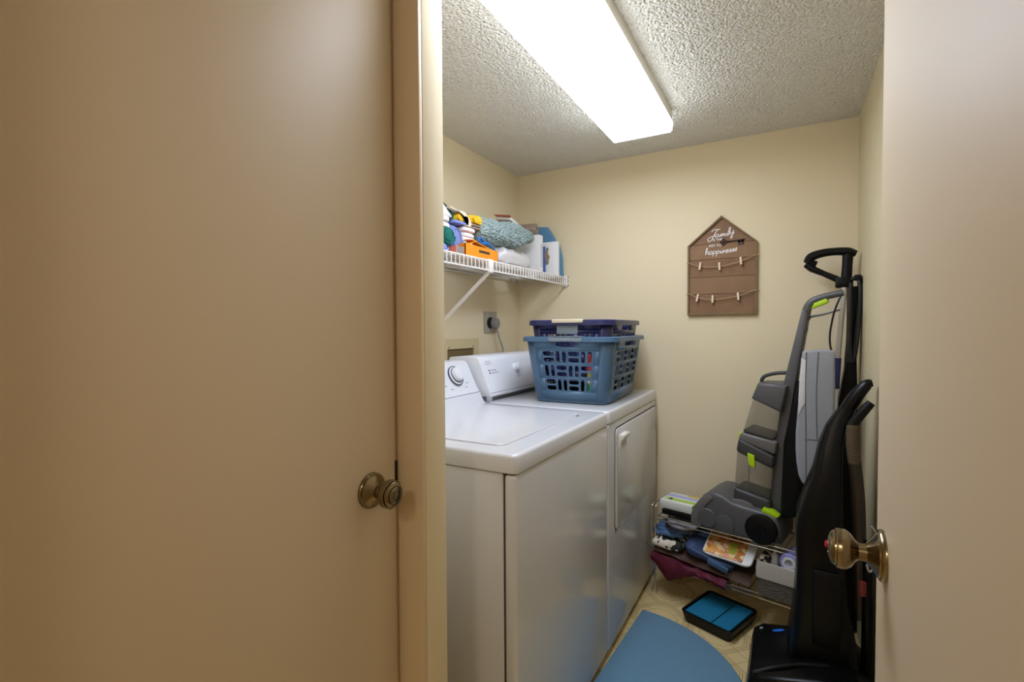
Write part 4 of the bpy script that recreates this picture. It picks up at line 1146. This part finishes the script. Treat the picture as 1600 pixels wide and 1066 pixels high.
part('hose_rings', rb, 'hose_brown', uv, kind='stuff')
part('wand_tube', tube(bm_new(), [(.222, 1.85, .555), (.222, 1.85, .54), (.223, 1.85, .30), (.223, 1.85, .12)], [.006, .013, .015, .015], 12), 'black_gloss', uv)
part('bin_panel', box(bm_new(), (.075, VY - .1215, .22), (.150, VY - .108, .46), .006), 'black_plastic', vb_)
part('power_switch', blob(bm_new(), (.112, VY - .106, .545), (.007, .004, .011), (.8, .8), nu=14, nv=8), 'red_dot', vb_, label='small red switch')
part('red_brush', tube(bm_new(), [(.206, 1.81, .44), (.206, 1.81, .40)], .010, 10), mat('dull_red', rgb(120, 36, 34), .6), uv)
hd = part('floor_head', prism(bm_new(), [(-.104, .010), (-.106, .080), (-.098, .115), (-.070, .136), (.0, .150), (.09, .172), (.19, .172), (.232, .130), (.236, .030), (.22, .010)], 1.675, 2.0, 'XZ', .016, 3), 'black_gloss', uv)
part('bumper', prism(bm_new(), [(-.110, .012), (-.111, .040), (-.09, .048), (-.06, .044), (-.06, .012)], 1.668, 2.007, 'XZ', .006, 2), 'black_plastic', hd)
part('head_ridge', tube(bm_new(), [(-.085, 1.70, .128), (-.03, 1.72, .148), (.04, 1.75, .163), (.12, 1.77, .174)], .007, 10, 4), 'black_gloss', hd)
lg = bm_new(); prism(lg, [(.020 * cos(a * pi / 10), .0065 * sin(a * pi / 10)) for a in range(20)], 0, .002, 'XY')
bmesh.ops.transform(lg, matrix=T(-.020, 1.945, .1475) @ RZ(rad(20)) @ RY(rad(-10)), verts=lg.verts)
part('oval_badge', lg, 'blue_logo', hd, label='blue oval badge')
part('grey_mark', box(bm_new(), (-.006, -.005, 0), (.004, .006, .002), M=T(-.073, 1.955, .1350) @ RY(rad(-20))), 'print_grey', hd)
for s in (1.668, 2.006):
    part('wheel', lathe(bm_new(), [(0, -.008), (.045, -.008), (.05, -.002), (.05, .006), (.045, .010), (0, .010)], (.185, s, .05), 'Y', 24), 'black_plastic', uv)
part('cord_loop', tube(bm_new(), [(.224, 1.80, .62), (.236, 1.80, .60), (.241, 1.80, .56), (.236, 1.80, .51), (.222, 1.80, .48), (.214, 1.80, .50)], .003, 8, 5), 'cord_grey', uv, label='thin grey cord loop')

# ------------------------------------------------------------------ floor: half moon mat, black tray with teal panels
b = bm_new()
prof_pts = []
for i in range(41):
    s = -1 + 2 * i / 40
    s = math.copysign(1 - (1 - abs(s)) ** 1.6, s)
    prof_pts.append((-.552 + .478 * max(0, 1 - abs(s) ** 2.15) ** (1 / 2.15), 1.575 + .505 * s))
poly = [(-.557, 1.07)] + prof_pts[1:-1] + [(-.557, 2.08)]
poly = [(-.567 + (x + .557) * cos(.068) + (y - 1.58) * sin(.068), 1.58 - (x + .557) * sin(.068) + (y - 1.58) * cos(.068)) for x, y in poly]
prism(b, poly, .001, .014, 'XY', .004, 2)
t = thing('floor_mat', 'slate blue half moon mat on the floor in front of the machines', 'mat', (-.33, 1.58, 0))
part('pile', b, 'mat_blue', t)
b = bm_new(); tube(b, [(x, y, .005) for x, y in poly], .0045, 6); part('bound_edge', b, 'mat_edge', t)

tr = thing('foam_tray', 'shallow black tray holding two teal pads on the floor by the rack', 'tray', (-.238, 2.165, 0), rad(-21))
b = bm_new(); rings(b, [[(x, y, z) for x, y in rounded_rect(-.108 + g, .108 - g, -.118 + g, .118 - g, .018)] for z, g in ((.001, .012), (.030, .004), (.046, 0), (.050, .002), (.048, .008), (.040, .010))])
part('tray_body', b, 'black_plastic', tr, local=True)
part('pad', box(bm_new(), (-.094, -.104, .0395), (.020, .104, .047), .003), 'teal', tr, local=True)
part('pad', box(bm_new(), (.0235, -.104, .0395), (.094, .104, .047), .003), 'teal', tr, local=True)
part('divider', box(bm_new(), (.0195, -.104, .0385), (.0240, .104, .0445)), 'black_plastic', tr, local=True)
